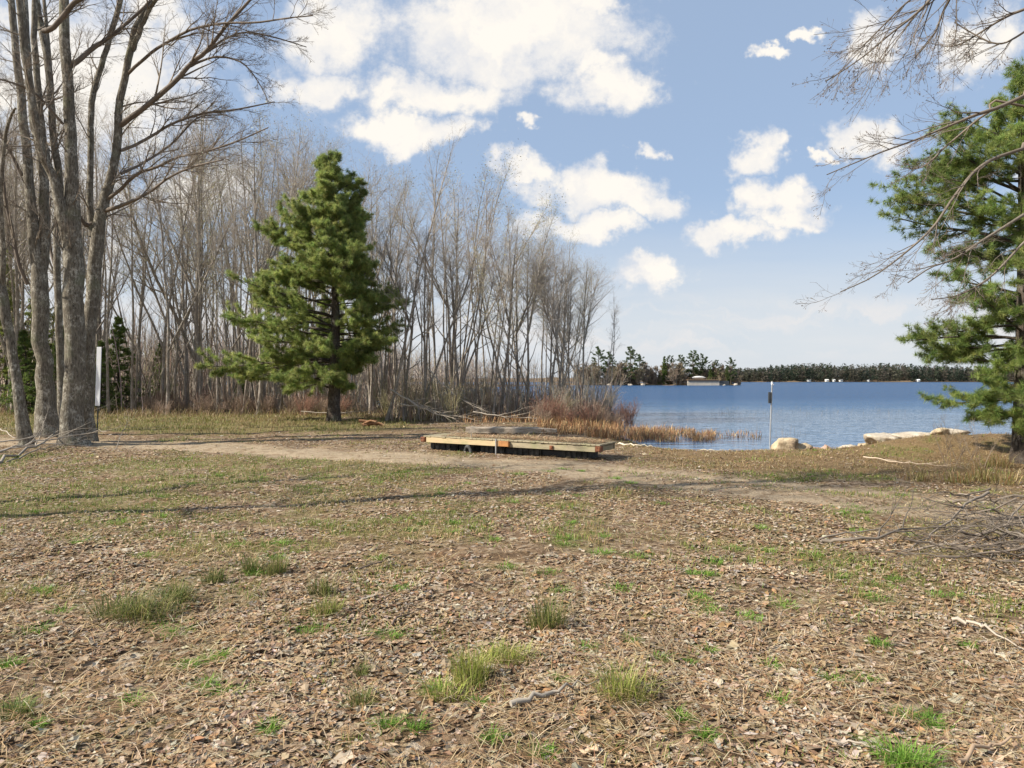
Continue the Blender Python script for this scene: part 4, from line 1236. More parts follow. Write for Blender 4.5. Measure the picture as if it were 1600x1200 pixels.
tint = pick([(0.45, 0.33, 0.18), (0.36, 0.24, 0.12), (0.52, 0.42, 0.27), (0.28, 0.16, 0.08)], m)
sb.add(V, b + np.array([[0, 1, 2, 3]]), tint); sb.f.append((b + np.array([[3, 2, 4]]), tint))
tag(sb.build("straw_litter", M_LEAF, smooth=False), "dead grass stalks and pine straw lying among the leaves", "straw", kind='stuff')

gb_ = MB()    # short living grass
X, Y = ground_points(370000, 2.9, 40, 0.95)
g = green_mask(X, Y)
keep = rng.uniform(size=len(X)) < g * (0.2 + 0.7 * sstep(fbm(X, Y, 2.6, 3, 83), 0.4, 0.6)) + 0.10 * sstep(fbm(X, Y, 3.2, 2, 85), 0.55, 0.7) * (1 - track_mask(X, Y))
X, Y = X[keep], Y[keep]; m = len(X)
far_ = sstep(Y, 22, 27)
h = rng.uniform(0.025, 0.085, m) * (1 + 1.1 * far_)
pg = 0.25 + 0.7 * np.maximum(sstep(fbm(X, Y, 0.8, 3, 77), 0.36, 0.58), 0.8 * sstep(-X, 2, 6) * sstep(Y, 8, 10) * (1 - sstep(Y, 14, 17)))
GR = np.where(rng.uniform(size=(m, 1)) < pg[:, None], pick([(0.175, 0.235, 0.04), (0.13, 0.20, 0.035), (0.23, 0.27, 0.055)], m), pick([(0.38, 0.29, 0.12), (0.29, 0.22, 0.085), (0.42, 0.34, 0.17)], m))
GR = GR * (1 - far_[:, None]) + far_[:, None] * np.where(rng.uniform(size=(m, 1)) < pg[:, None], pick([(0.24, 0.22, 0.07), (0.16, 0.17, 0.05)], m), pick([(0.38, 0.30, 0.14), (0.28, 0.20, 0.10), (0.20, 0.14, 0.08)], m))
h = h * (0.35 + 1.3 * fbm(X, Y, 1.1, 3, 79)) * (1 + 0.8 * (rng.uniform(size=m) < 0.04))
blades(gb_, np.stack([X, Y, gh(X, Y) - 0.004], 1), h, 0.003 + 0.0007 * Y, rng.uniform(0.2, 1.0, m), GR)
n_ = 15000   # rank dead grass and stalks along the foot of the wood
X = rng.uniform(-34, -1, n_); Y = rng.uniform(33.5, 42.5, n_)
edge = 37.6 + 3.2 * (fbm(X, X * 0, 0.35, 3, 131) - 0.5) - np.clip((X + 12) * 0.35, 0, 4.5)
keep = rng.uniform(size=n_) < np.clip(np.exp(-np.maximum(edge - Y, 0) / 0.7) - 0.02, 0, 1) * sstep(fbm(X, Y, 0.9, 3, 133), 0.32, 0.6)
X, Y = X[keep], Y[keep]; m = len(X)
blades(gb_, np.stack([X, Y, gh(X, Y) - 0.01], 1), rng.gamma(3.0, 0.1, m) + 0.08, rng.uniform(0.012, 0.03, m), rng.uniform(0.2, 1.2, m), pick([(0.30, 0.21, 0.11), (0.22, 0.14, 0.085), (0.38, 0.29, 0.16), (0.22, 0.19, 0.07)], m, 0.2))
tag(gb_.build("grass", M_GRASS, smooth=False), "short patchy green grass coming through the dead leaves", "grass", kind='stuff')

bk = MB()     # straw-coloured grass matted over the bank
n_ = 42000
X = rng.uniform(2.5, 24, n_); Y = rng.uniform(12.0, 22.5, n_)
keep = (rng.uniform(size=n_) < straw_mask(X, Y) * (0.25 + 0.75 * sstep(fbm(X, Y, 0.8, 3, 61), 0.35, 0.6))) & (land_sd(X, Y) > 0.1) & (track_mask(X, Y) < 0.4)
X, Y = X[keep], Y[keep]; m = len(X)
h = rng.uniform(0.04, 0.16, m) * (0.75 + 0.3 * np.exp(-((X - 9.5) / 2.0) ** 2 - ((Y - 14.2) / 1.0) ** 2))
blades(bk, np.stack([X, Y, gh(X, Y) - 0.01], 1), h, rng.uniform(0.006, 0.014, m), rng.uniform(0.4, 1.6, m), pick([(0.30, 0.20, 0.09), (0.22, 0.135, 0.06), (0.15, 0.09, 0.045), (0.36, 0.27, 0.14), (0.19, 0.17, 0.055)], m, 0.2), 0.7)
tag(bk.build("bank_grass", M_LEAF, smooth=False), "flattened straw-coloured grass matted over the bank", "grass", kind='stuff')


# tall grasses at the foot of the right pine
for px, py, hh_, lab in [(1530, 742, 0.75, "fan of yellow-green blades left of the right pine's foot"), (1572, 748, 0.6, "low straw tuft in front of the right pine's foot"), (1497, 745, 0.5, "pale straw tuft at the left end of the shaded bank"),
                         (1440, 742, 0.45, "upright dead grass clump on the bank under the pine limbs"), (1555, 722, 0.6, "dark tuft against the water beside the right pine")]:
    tuft(lab, px, py, 150, hh_ * 0.75, 0.34, [(0.30, 0.25, 0.09), (0.22, 0.22, 0.06), (0.40, 0.30, 0.15), (0.30, 0.17, 0.07)], None, "tall_grass_clump", "grass clump", (0.1, 1.0), 0.014, 0.1)

# ------------------------------------------------------------------ fallen branches and sticks
def fallen(label, pts, r0, name="fallen_branch", group=None, nb=5, tint=(0.36, 0.30, 0.24), side=0.35, cat="branch", k=6, arch=0.0, lv=2):
    """pts: ground points (x, y, height above ground)"""
    p = np.array(pts, float)
    p[:, 2] += gh(p[:, 0], p[:, 1]) + (0.03 if name == 'stick' else 0.0)
    c = p[0].copy()
    N = 14
    P = spline(p, N) - c
    P[1:-1] += rng.normal(size=(N - 2, 3)) * r0 * 0.8
    tt = np.linspace(0, 1, N); Rr = r0 * (1 - 0.85 * tt)
    mb = MB()
    tubes(mb, P, Rr, k, tint, cap=True)
    if nb:
        P1, R1 = branches(P[None], Rr[None], nb, 0.25, 0.95, 0.6, lambda t, pl: side * pl * (1.1 - 0.6 * t), 6, 0.0, 0.12, rr=0.7, flat=0.35, rmin=0.003)
        tubes(mb, P1, R1, 4, np.array(tint) * 0.9)
        if lv > 1:
            P2, R2 = branches(P1, R1, 3, 0.3, 0.95, 0.6, lambda t, pl: 0.4 * pl, 4, 0.0, 0.12, rr=0.7, flat=0.5, rmin=0.003)
            tubes(mb, P2, R2, 3, np.array(tint) * 0.8)
    o = mb.build(name, M_TWIG)
    o.location = c
    return tag(o, label, cat, group)


def gp(px, py, h=0.02):
    x, y = on(px, py)
    return (x, y, h)


# brush pile at the right
G1 = "branches of the brush pile on the right"
pile = [
    ([gp(1286, 850, .05), gp(1330, 858, .12), gp(1400, 852, .18), gp(1470, 840, .15), (9.2, 9.2, .2)], .022, "long pale branch at the front of the brush pile, its tip pointing left"),
    ([gp(1545, 815, .45), gp(1500, 828, .3), gp(1450, 850, .12), gp(1400, 870, .03)], .020, "pale forked branch slanting down the left end of the brush pile"),
    ([gp(1650, 830, .25), gp(1560, 838, .28), gp(1500, 832, .22), gp(1440, 826, .10)], .018, "grey branch lying along the back of the brush pile"),
    ([gp(1490, 795, .1), gp(1540, 805, .28), gp(1580, 815, .4), gp(1640, 822, .5)], .024, "dark curved branch arching up at the back right of the brush pile"),
    ([gp(1650, 870, .35), gp(1590, 862, .22), gp(1530, 845, .2), gp(1460, 838, .10)], .026, "thick greyish branch across the middle of the brush pile"),
    ([gp(1660, 900, .25), gp(1600, 880, .3), gp(1550, 850, .3), gp(1510, 812, .2)], .020, "dark branch crossing the right end of the brush pile"),
    ([gp(1640, 800, .6), gp(1590, 830, .35), gp(1560, 870, .15), gp(1540, 905, .02)], .016, "thin leaning branch at the right end of the brush pile"),
    ([gp(1280, 846, .03), gp(1340, 842, .10), gp(1400, 838, .1), gp(1480, 845, .06)], .012, "slender twiggy branch behind the pile's pale front branch"),
    ([gp(1420, 858, .02), gp(1480, 862, .1), gp(1560, 870, .15), gp(1640, 885, .2)], .016, "low bent branch at the foot of the brush pile"),
    ([gp(1500, 775, .05), gp(1560, 795, .12), gp(1610, 800, .2), gp(1670, 812, .25)], .014, "far slim branch beyond the brush pile by the track")]
for pts, r0, lab in pile:
    fallen(lab, pts, r0 * 1.1, group=G1, nb=11, tint=tuple(np.array((0.235, 0.195, 0.155)) * rng.uniform(0.6, 1.2)))
for k_ in range(16):
    bx, by = on(rng.uniform(1460, 1650), rng.uniform(800, 890)); a = rng.uniform(-0.6, 0.6) + (math.pi if rng.uniform() < .6 else 0); L = rng.uniform(0.8, 2.0); hh = rng.uniform(0.05, 0.4, 4)
    pts = [(bx + math.cos(a) * L * f_, by + math.sin(a) * L * f_ * .8, float(hh[q_])) for q_, f_ in enumerate((-.5, -.15, .2, .5))]
    fallen("dark thin branch tangled into the right end of the brush pile", pts, rng.uniform(.008, .016), group=G1, nb=8, tint=tuple(np.array((0.18, 0.145, 0.115)) * rng.uniform(0.6, 1.3)))
# pile at the foot of the maples
G2 = "branches heaped at the foot of the maples"
for pts, r0, lab in [
        ([gp(-20, 728, .05), gp(30, 712, .12), gp(70, 700, .25), gp(100, 690, .55), (-13.6, 21.2, 1.0)], .035, "long pale branch leaning up against the middle maple from the left heap"),
        ([gp(-30, 712, .05), gp(20, 704, .15), gp(80, 700, .25), gp(140, 695, .45), (-12.2, 20.6, .5)], .028, "curved branch passing in front of the middle maple's base"),
        ([gp(-60, 715, .05), gp(0, 708, .15), gp(50, 704, .2), gp(90, 700, .15)], .030, "thick lowest branch of the heap at the left edge"),
        ([gp(-60, 690, .9), gp(-10, 690, .55), gp(20, 694, .3), gp(60, 697, .1)], .024, "dark branch slanting down to the leaning maple from the left edge"),
        ([gp(-20, 703, .2), gp(30, 700, .3), gp(60, 698, .35), gp(90, 692, .3)], .022, "middle branch of the heap between the two left maples"),
        ([gp(10, 722, .02), gp(50, 712, .10), gp(80, 706, .2), gp(120, 704, .3)], .018, "thin front branch of the heap, nearest the lawn"),
        ([gp(56, 700, .1), gp(66, 694, .5), gp(72, 690, .9)], .014, "short upright twig in the heap between the left maples"),
        ([gp(180, 702, .05), gp(195, 690, .5), gp(215, 680, .9)], .010, "thin sprig standing right of the curving maple's roots")]:
    fallen(lab, pts, r0 * 1.25, group=G2, nb=6, side=0.32, tint=tuple(np.array((0.36, 0.31, 0.25)) * rng.uniform(0.7, 1.15)))
# single sticks on the lawn and bank
fallen("grey bent stick lying in the dead leaves near the bottom centre", [gp(798, 1116, .02), gp(850, 1104, .025), gp(890, 1092, .03), gp(935, 1079, .02)], .019, "stick", None, 1, (0.30, 0.26, 0.21), 0.2, "stick")
fallen("short dark stick in front of the middle grass, beside an orange leaf", [gp(612, 990, .02), gp(628, 972, .02), gp(642, 955, .03)], .011, "stick", None, 1, (0.17, 0.12, 0.09), 0.4, "stick")
fallen("pale twisted stick at the right edge of the lawn", [gp(1490, 978, .02), gp(1525, 985, .03), gp(1560, 1005, .03), gp(1610, 1034, .02)], .018, "stick", None, 2, (0.40, 0.34, 0.27), 0.25, "stick")
fallen("thin pale stick in the bottom right leaves", [gp(1300, 1165, .02), gp(1360, 1172, .02), gp(1400, 1182, .02)], .007, "stick", None, 1, (0.45, 0.38, 0.30), 0.3, "stick")
fallen("reddish-brown root-like stick at the bottom right corner", [gp(1500, 1195, .02), gp(1555, 1172, .03), gp(1620, 1155, .03)], .014, "stick", None, 2, (0.38, 0.27, 0.18), 0.3, "stick")
fallen("small dark stick left of centre behind the green tuft", [gp(560, 905, .02), gp(600, 892, .03), gp(630, 878, .02)], .010, "stick", None, 1, (0.2, 0.15, 0.11), 0.3, "stick")
fallen("dry forked stalk on the leaves at the left, by the bare patch", [gp(405, 1040, .03), gp(440, 1048, .05), gp(490, 1062, .03)], .006, "stick", None, 3, (0.50, 0.37, 0.22), 0.5, "stick")
fallen("long pale branch lying down the slope of the right bank", [(8.6, 16.7, .1), (9.0, 16.2, .07), (9.45, 15.7, .06), (9.9, 15.4, .04)], .017, "fallen_branch", None, 5, (0.58, 0.46, 0.34), 0.3)
fallen("thin grey branch at the shore left of the water post", [(5.4, 19.6, .04), (6.0, 19.3, .05), (6.7, 19.5, .04)], .018, "fallen_branch", None, 2, (0.45, 0.38, 0.29), 0.3)
fallen("pale bleached stick at the shore beyond the dock's right end", [(3.25, 20.9, .03), (3.7, 20.6, .05), (4.2, 20.3, .04)], .03, "stick", None, 0, (0.70, 0.60, 0.45), 0.3, "stick")
# dead limbs lying along the wood's edge
for j_, (pts, r0, lab) in enumerate([
        ([(-11.2, 36.2, .35), (-9.5, 36.0, .25), (-8.4, 36.0, .3), (-7.4, 36.4, .5)], .03, "pale dead limb lying in the brush left of the pine's trunk"),
        ([(-6.0, 33.6, 1.6), (-4.9, 32.8, 1.0), (-3.8, 32.2, .5), (-2.6, 31.6, .2)], .05, "grey dead limb slanting down right of the pine, above the dock"),
        ([(-5.4, 33.0, .9), (-4.2, 32.5, .7), (-2.8, 32.0, .35), (-1.4, 31.7, .1)], .04, "lower dead limb lying beneath the slanting grey limb"),
        ([(-4.2, 34.0, 2.6), (-3.4, 33.2, 1.8), (-2.4, 32.6, 1.1), (-1.2, 32.0, .5)], .035, "forked pale limb caught upright in the thicket behind the dock"),
        ([(-1.8, 31.6, .5), (-0.4, 31.2, .3), (1.0, 31.0, .2), (2.4, 30.8, .1)], .03, "dead limb lying behind the old timber")]):
    fallen(lab, pts, r0, nb=10, side=0.45, tint=(0.40, 0.345, 0.28))

# ------------------------------------------------------------------ floating dock hauled out on the grass
FL = np.array(on(662, 703)); FR = np.array(on(938, 721))
dv = FR - FL; DL = float(np.hypot(*dv)); DA = math.atan2(dv[1], dv[0])
dock = empty("floating_dock", (FL[0], FL[1], ground_at(*((FL + FR) / 2)) - 0.01), DA)
tag(dock, "long low wooden floating dock with black floats, hauled out beside the track", "dock")
h0 = 0.235; bh = 0.15; DW = 1.0
bm = MB(); box(bm, (DL * 0.265, 0, h0 + bh / 2), (DL * 0.49, 0.045, bh), bev=.006)
bm.build("front_board", M_NEWWOOD, dock, False)['label'] = "new yellow front board"
bm = MB(); box(bm, (DL * 0.745, 0.012, h0 + bh / 2 - 0.012), (DL * 0.46, 0.045, bh - 0.01), bev=.006)
bm.build("front_board", M_OLDWOOD, dock, False)['label'] = "weathered green-grey front board"
bm = MB()
for xx in np.linspace(0.06, DL - 0.06, 7):
    box(bm, (xx, DW / 2, h0 + bh / 2 - 0.01), (0.04, DW - 0.1, bh - 0.03))
box(bm, (DL / 2, DW, h0 + bh / 2), (DL - 0.05, 0.045, bh), bev=.006)
bm.build("frame", M_OLDWOOD, dock, False)
bm = MB()
nbd = 42
for q_ in range(nbd):
    wv = DL / nbd
    box(bm, ((q_ + 0.5) * wv + 0.01, DW / 2 + 0.0, h0 + bh + 0.019 + rng.normal() * 0.002), (wv - 0.012, DW + 0.07 + rng.normal() * 0.015, 0.034), bev=.004)
bm.build("deck", M_OLDWOOD, dock, False)


def float_block(x0, w, mt):
    b_ = MB()
    n = 5
    box(b_, (x0 + w / 2, 0.55, 0.115), (w, 0.60, 0.24), bev=0.03)
    for q2 in range(n):
        box(b_, (x0 + w * (q2 + 0.5) / n, 0.235, 0.11), (w / n * 0.55, 0.03, 0.20), bev=0.01)
    b_.build("float_drum", mt, dock, False)


for x0, w, mt in [(0.06, 0.95, M_GREYFLOAT), (1.55, 0.12, M_GREYFLOAT), (1.9, 0.75, M_GREYFLOAT), (3.0, 0.85, M_GREYFLOAT), (4.55, 0.75, M_GREYFLOAT)]:
    float_block(x0 * DL / 5.8, w, mt)
for x0 in (0.9, 2.9, 4.1):
    b_ = MB(); box(b_, (x0, DW - 0.36, 0.095), (0.95, 0.66, 0.20), bev=0.03); b_.build("float_drum", M_BLACK, dock, False)
b_ = MB(); box(b_, (DL * 0.5, -0.06, h0 + bh * 0.55), (0.30, 0.085, bh * 0.95), bev=.008); b_.build("block", M_CUTWOOD, dock, False)
for xx in (0.0, DL - 0.03):
    b_ = MB(); box(b_, (xx - 0.02, 0.05, h0 + bh * 0.5), (0.14, 0.15, bh * 0.95), bev=.004); box(b_, (xx - 0.02, -0.03, h0 + bh * 0.5), (0.10, 0.02, bh * 0.7), bev=.004)
    for sx, sz in ((-.03, .04), (.03, -.04)):
        box(b_, (xx - 0.02 + sx, -0.045, h0 + bh * 0.5 + sz), (0.025, 0.02, 0.025))
    b_.build("corner_bracket", M_RUST, dock, False)
b_ = MB(); box(b_, (DL * 0.755, -0.03, h0 + 0.05), (0.09, 0.03, 0.10), bev=.005); box(b_, (DL * 0.755, -0.05, h0 + 0.07), (0.05, 0.03, 0.05)); b_.build("hinge_plate", M_RUST, dock, False)
b_ = MB(); tubes(b_, [(DL * 0.452, -0.05, 0.0), (DL * 0.452, -0.05, 0.2), (DL * 0.452, -0.05, h0 + bh + 0.05)], [.02] * 3, 8, cap=True); b_.build("mooring_pipe", M_STEEL, dock)
b_ = MB(); tubes(b_, [(DL * 0.29, 0.09, h0 + bh), (DL * 0.29, 0.09, h0 + bh + 0.16)], [.018] * 2, 8, cap=True); b_.build("cleat_post", M_GREYWOOD, dock)
b_ = MB()
rr_ = spline([(DL * 0.27, -0.05, .02), (DL * 0.275, -0.07, .12), (DL * 0.285, -0.06, .2), (DL * 0.30, -0.05, .12), (DL * 0.305, -0.06, .02)], 14)
tubes(b_, rr_, np.full(14, .05) * rng.uniform(.7, 1.1, 14), 7, cap=True); b_.build("bumper", M_GREYFLOAT, dock)
# drift of reed and leaves lying on the deck
lt = MB(); n_ = 3200
lx = rng.uniform(0.5, DL - 0.1, n_); ly = DW * rng.uniform(0.12, 1.0, n_) ; lz = h0 + bh + 0.04 + rng.uniform(0, 0.07, n_) * np.clip((lx - 1) / 2, .2, 1)
a = rng.uniform(0, 6.28, n_); L = rng.uniform(.06, .35, n_)
dd = np.stack([np.cos(a) * L, np.sin(a) * L, rng.normal(size=n_) * .03], 1); ss = np.stack([-np.sin(a), np.cos(a), np.zeros(n_)], 1) * .009
cc = np.stack([lx, ly, lz], 1); V = np.stack([cc - ss, cc + ss, cc + dd], 1).reshape(-1, 3)
lt.add(V, np.arange(3 * n_).reshape(-1, 3), pick([(0.48, 0.33, 0.18), (0.36, 0.22, 0.12), (0.26, 0.15, 0.09), (0.55, 0.42, 0.25)], n_))
ob = lt.build("reed_debris", M_LEAF, smooth=False)
ob.location = dock.location; ob.rotation_euler = (0, 0, DA)
tag(ob, "dead reeds and leaves strewn on top of the floating dock", "debris", kind='stuff')

# weathered timber beyond the dock
tx0 = np.array(on(730, 675)); tx1 = np.array(on(870, 677))
dvt = tx1 - tx0; tl = float(np.hypot(*dvt))
tbm = MB()
N = 22; sx = np.linspace(0, tl, N)
prof = np.array([(-.17, -.11), (.15, -.12), (.18, -.09), (.19, .08), (.15, .115), (.02, .10), (-.02, .125), (-.15, .11), (-.185, .07), (-.18, -.08)])
rg = 1 + 0.07 * rng.normal(size=(N, len(prof), 1)) * np.array([1, 1]); rg[-6:] *= np.linspace(1, 0.55, 6)[:, None, None]
q2 = prof[None] * rg; k2 = len(prof)
V = np.stack([np.repeat(sx[:, None], k2, 1) + 0.02 * rng.normal(size=(N, k2)), q2[..., 0], 0.13 + q2[..., 1]], -1).reshape(-1, 3)
i, j = np.meshgrid(np.arange(N - 1), np.arange(k2), indexing='ij'); j2 = (j + 1) % k2
tbm.add(V, np.stack([i * k2 + j, (i + 1) * k2 + j, (i + 1) * k2 + j2, i * k2 + j2], -1).reshape(-1, 4))
tbm.f.append((np.array([list(range(k2))[::-1], list(range((N - 1) * k2, N * k2))]), np.ones((2, 3))))
o = tbm.build("timber", M_GREYWOOD, smooth=False); o.location = (tx0[0], tx0[1], ground_at(tx0[0], tx0[1]) - .02); o.rotation_euler = (0, -0.005, math.atan2(dvt[1], dvt[0]))
tag(o, "weathered grey timber lying behind the floating dock, before the reeds", "timber")

# reddish rotten wood near the pine
x, y = on(580, 668)
rw = MB()
for q_ in range(7):
    a = rng.uniform(-0.5, 0.5); c_ = np.array([rng.normal() * .16, rng.normal() * .12, .05 + .025 * q_]); L = rng.uniform(.4, .8); e = np.array([math.cos(a), math.sin(a), rng.normal() * .12])
    tubes(rw, spline([c_ - e * L / 2, c_ + np.array([0, 0, .07]), c_ + e * L / 2], 9), np.linspace(.08, .03, 9) * rng.uniform(.6, 1.1), 7, cap=True)
o = rw.build("rotten_log", M_ROTTEN); o.location = (x, y, ground_at(x, y))
tag(o, "splintered orange-brown rotten log on the grass between the pine and the dock", "log")

# ------------------------------------------------------------------ white marker and water post
mx, my = (150.5 - 800) / FPX * 24.6, 24.6
mk = empty("marker_sign", (mx, my, ground_at(mx, my)))
tag(mk, "tall narrow white marker board on a dark stake, leaning beside the maples", "marker")
mk.rotation_euler = (0, 0.035, 0)
b_ = MB(); box(b_, (0, 0, 2.12), (0.16, 0.035, 2.12), bev=.006); b_.build("board", M_WHITE, mk, False)
b_ = MB(); tubes(b_, [(0, 0.04, -.2), (0, 0.04, 1.2), (0, 0.04, 2.9)], [.022] * 3, 8, cap=True); b_.build("stake", M_DARK, mk)
pxw, pyw = (1204 - 800) / FPX * 22.3, 22.3
pt = empty("water_post", (pxw, pyw, WATER))
tag(pt, "slim white metal post standing in the water left of the rocks", "post")
b_ = MB(); tubes(b_, [(-.03, 0, -.5), (0, 0, .8), (.05, 0, 2.18)], [.025, .023, .023], 10, cap=True); b_.build("pole", M_STEEL, pt)
b_ = MB(); tubes(b_, [(.05, 0, 2.16), (.05, 0, 2.25)], [.034, .03], 10, cap=True); tubes(b_, [(.05, 0, 2.17), (.10, -.01, 2.15)], [.02, .02], 6, cap=True); b_.build("cap", M_WHITE, pt)
b_ = MB(); box(b_, (-.035, -.03, 1.73), (.09, .06, .36), bev=.008); box(b_, (-.035, -.065, 1.73), (.05, .012, .30), bev=.003); b_.build("gauge_box", M_DARK, pt, False)

# ------------------------------------------------------------------ rocks along the right shore
def rock(label, c, s, mat, seed, rz=0.0, group="rocks along the right shore", rough=0.24):
    g = 26
    th, ph = np.meshgrid(np.linspace(0, 2 * np.pi, 2 * g, endpoint=False), np.linspace(0, np.pi, g))
    d = np.stack([np.sin(ph) * np.cos(th), np.sin(ph) * np.sin(th), np.cos(ph)], -1)
    rs = np.random.default_rng(seed)
    pn = nrm(rs.normal(size=(20, 3))); po = rs.uniform(0.62, 1.0, 20)
    dots = d @ pn.T
    r_ = np.where(dots > 0.05, po / np.maximum(dots, 0.05), 9).min(-1)
    n1 = fbm(d[..., 0] * 2.2 + seed * 7 + d[..., 2], d[..., 1] * 2.2 + d[..., 2] * 1.7, 1.3, 4, seed)
    r_ = np.minimum(r_, 1.15) * (1 + rough * 1.5 * (n1 - 0.5))
    V = d * r_[..., None] * np.array(s) / 2
    V[0] = V[0].mean(0); V[-1] = V[-1].mean(0)
    i, j = np.meshgrid(np.arange(g - 1), np.arange(2 * g), indexing='ij'); j2 = (j + 1) % (2 * g)
    F = np.stack([i * 2 * g + j, (i + 1) * 2 * g + j, (i + 1) * 2 * g + j2, i * 2 * g + j2], -1).reshape(-1, 4)
    mb = MB(); mb.add(V, F)
    o = mb.build("rock", mat); o.location = c; o.rotation_euler = (0, 0, rz)
    return tag(o, label, "rock", group)


def rk(px, py, Y, w, h, dpt, lab, mat, seed, rz=0.0, lift=0.0):
    """px,py: middle of the rock's foot in the photo, Y its distance; sizes in metres"""
    x = (px - 800) / FPX * Y
    z = ground_at(x, Y)
    rock(lab, (x, Y, max(z, WATER) + h * 0.28 + lift), (w * 1.25, dpt * 1.2, h * 1.5), mat, seed, rz)


rk(1226, 705, 20.9, 0.85, 0.44, 0.7, "big tan boulder at the foot of the water post", M_ROCK, 3)
rk(1254, 704, 20.8, 0.48, 0.26, 0.4, "small rusty rock touching the big tan boulder", M_ROCK, 5, 0.5)
rk(1272, 702, 20.9, 0.62, 0.26, 0.5, "pinkish flat rock, third from the water post", M_ROCKR, 8, 0.3)
rk(1289, 701, 20.9, 0.34, 0.28, 0.4, "reddish upright stone beside the pinkish flat rock", M_ROCKR, 11, 1.0)
rk(1330, 696, 20.3, 0.62, 0.22, 0.45, "low pale rock where the bank begins to rise", M_ROCKP, 13, 0.2)
rk(1352, 692, 20.0, 0.4, 0.18, 0.35, "small brown rock half buried in the bank, left of the pale slab", M_ROCK, 17, 0.9)
rk(1386, 684, 19.7, 1.15, 0.34, 0.8, "pale humped boulder on top of the bank", M_ROCKP, 19, 0.1, 0.02)
rk(1440, 688, 19.6, 1.35, 0.26, 0.8, "long white flat slab on the bank, right of the humped boulder", M_ROCKP, 23, 0.05, 0.03)
rk(1482, 688, 19.4, 0.85, 0.30, 0.7, "cracked pale block at the right end of the slab", M_ROCKP, 29, 0.4, 0.03)
rk(1470, 694, 18.9, 0.45, 0.18, 0.4, "tan stone tucked below the cracked block", M_ROCK, 31, 0.8)

# thin saplings at the foot of the right pine
THIN = shrub('', 2.4, 4, (0.22, 0.17, 0.125), 0.35)
for px, py, hh_, tl_, lab in [(1505, 728, 1.5, -0.35, "thin bare sapling leaning left at the bank's edge"), (1525, 730, 1.2, -0.1, "short bare sapling beside the right pine's grass"), (1552, 728, 1.4, 0.05, "twiggy bare sapling just left of the right pine's trunk")]:
    x, y = on(px, py, 0.1)
    o = copy_tree(THIN); o.location = (x, y + 0.4, ground_at(x, y + 0.4)); s = hh_ / 2.4; o.scale = (s * .8, s * .8, s); o.rotation_euler = (0, tl_, 1.0)
    o.name = "sapling"; tag(o, lab, "sapling", None); o.pop('group', None)

for o in [THIN] + list(THIN.children):
    bpy.data.objects.remove(o)

# ------------------------------------------------------------------ far point with trees and a boathouse
def landform(name, pts, depth, h, mat):
    """low land behind a shoreline running through pts (x, y)"""
    p = spline(np.array(pts, float), 60)
    mb = MB(); rows = []
    for f_, z in ((0, WATER - 0.4), (0.02, WATER + 0.35), (0.12, WATER + h * 0.5), (0.4, WATER + h), (1.0, WATER + h * 1.2)):
        rows.append(np.stack([p[:, 0], p[:, 1] + depth * f_, np.full(60, z) + (0.15 * h * rng.normal(size=60) if f_ > 0.01 else 0)], 1))
    V = np.concatenate(rows); i, j = np.meshgrid(np.arange(4), np.arange(59), indexing='ij')
    mb.add(V, np.stack([i * 60 + j, i * 60 + j + 1, (i + 1) * 60 + j + 1, (i + 1) * 60 + j], -1).reshape(-1, 4))
    return tag(mb.build(name, mat), kind='structure')


m_shore, t = new_mat("far_bank")
pos = t.n('ShaderNodeNewGeometry').outputs['Position']
finish(t, t.mix(t.mr(t.noise(pos, 0.35, 4, 0.7), 0.35, 0.65), (0.075, 0.06, 0.04, 1), (0.24, 0.155, 0.085, 1)), 0.9)
landform("far_point", [(20, 318), (45, 303), (60, 300), (78, 298), (95, 298), (101, 302), (104, 312)], 60, 0.9, m_shore)
landform("far_shore", [(-200, 860), (150, 835), (300, 822), (420, 818), (560, 822), (760, 850), (1200, 900)], 500, 5.0, m_shore)

fp_pine = pine("pine_tree", 14, 0.25, lambda h: tuple([float(np.interp(h, [2, 5, 9, 12, 14], [1.6, 3.4, 3.6, 2.0, 0.5]))] * 3), 3.0, 0.9, 6, 0.45, 0.05, 9, [(0.085, 0.125, 0.05), (0.11, 0.145, 0.05)], nsec=6, ntuf=4, gaps=0.25)
fp_spruce = pine("spruce_tree", 11, 0.18, env_s(11, 2.4), 0.6, 0.6, 6, 0.40, 0.05, 9, [(0.11, 0.16, 0.045), (0.15, 0.19, 0.05)], nsec=6, ntuf=4)
fpu = {}
for px, pt_, Y, pr, lab in [(985, 540, 300, fp_pine, "tallest pine on the far point, above its left part"), (999, 552, 306, fp_pine, "pine just right of the far point's tallest pine"), (1064, 553, 304, fp_pine, "dense dark pine left of the far point's boathouse"),
                           (1083, 546, 306, fp_pine, "broad pine rising behind the boathouse"), (1094, 551, 309, fp_pine, "leaning pine right behind the boathouse roof"), (1103, 556, 312, fp_pine, "shadowy pine behind the right end of the boathouse"), (1119, 561, 306, fp_pine, "open-crowned pine between the boathouse and the point's tip"), (1142, 557, 302, fp_pine, "last pine at the tip of the far point"),
                           (1136, 570, 304, fp_spruce, "small green conifer under the last pine of the point"), (1038, 556, 304, fp_spruce, "narrow conifer in the middle of the far point"), (1047, 554, 308, fp_pine, "thin pine at the middle of the far point"), (1110, 573, 299, fp_spruce, "low yellow-green conifer by the boathouse's right corner"), (935, 540, 310, fp_pine, "pine showing past the wood's last tree, on the far point"), (952, 548, 306, fp_pine, "pine at the far point's left end, beside the wood")]:
    o = copy_tree(pr) if pr in fpu else pr
    fpu[pr] = 1
    H = (HOR - pt_) / FPX * Y + EYE - 0.4
    s = H / pr['H']; o.location = ((px - 800) / FPX * Y, Y, 0.1); o.scale = (s, s, s); o.rotation_euler = (0, 0, rng.uniform(0, 6.28))
    tag(o, lab, "tree", "conifers on the far point")
FARB = []
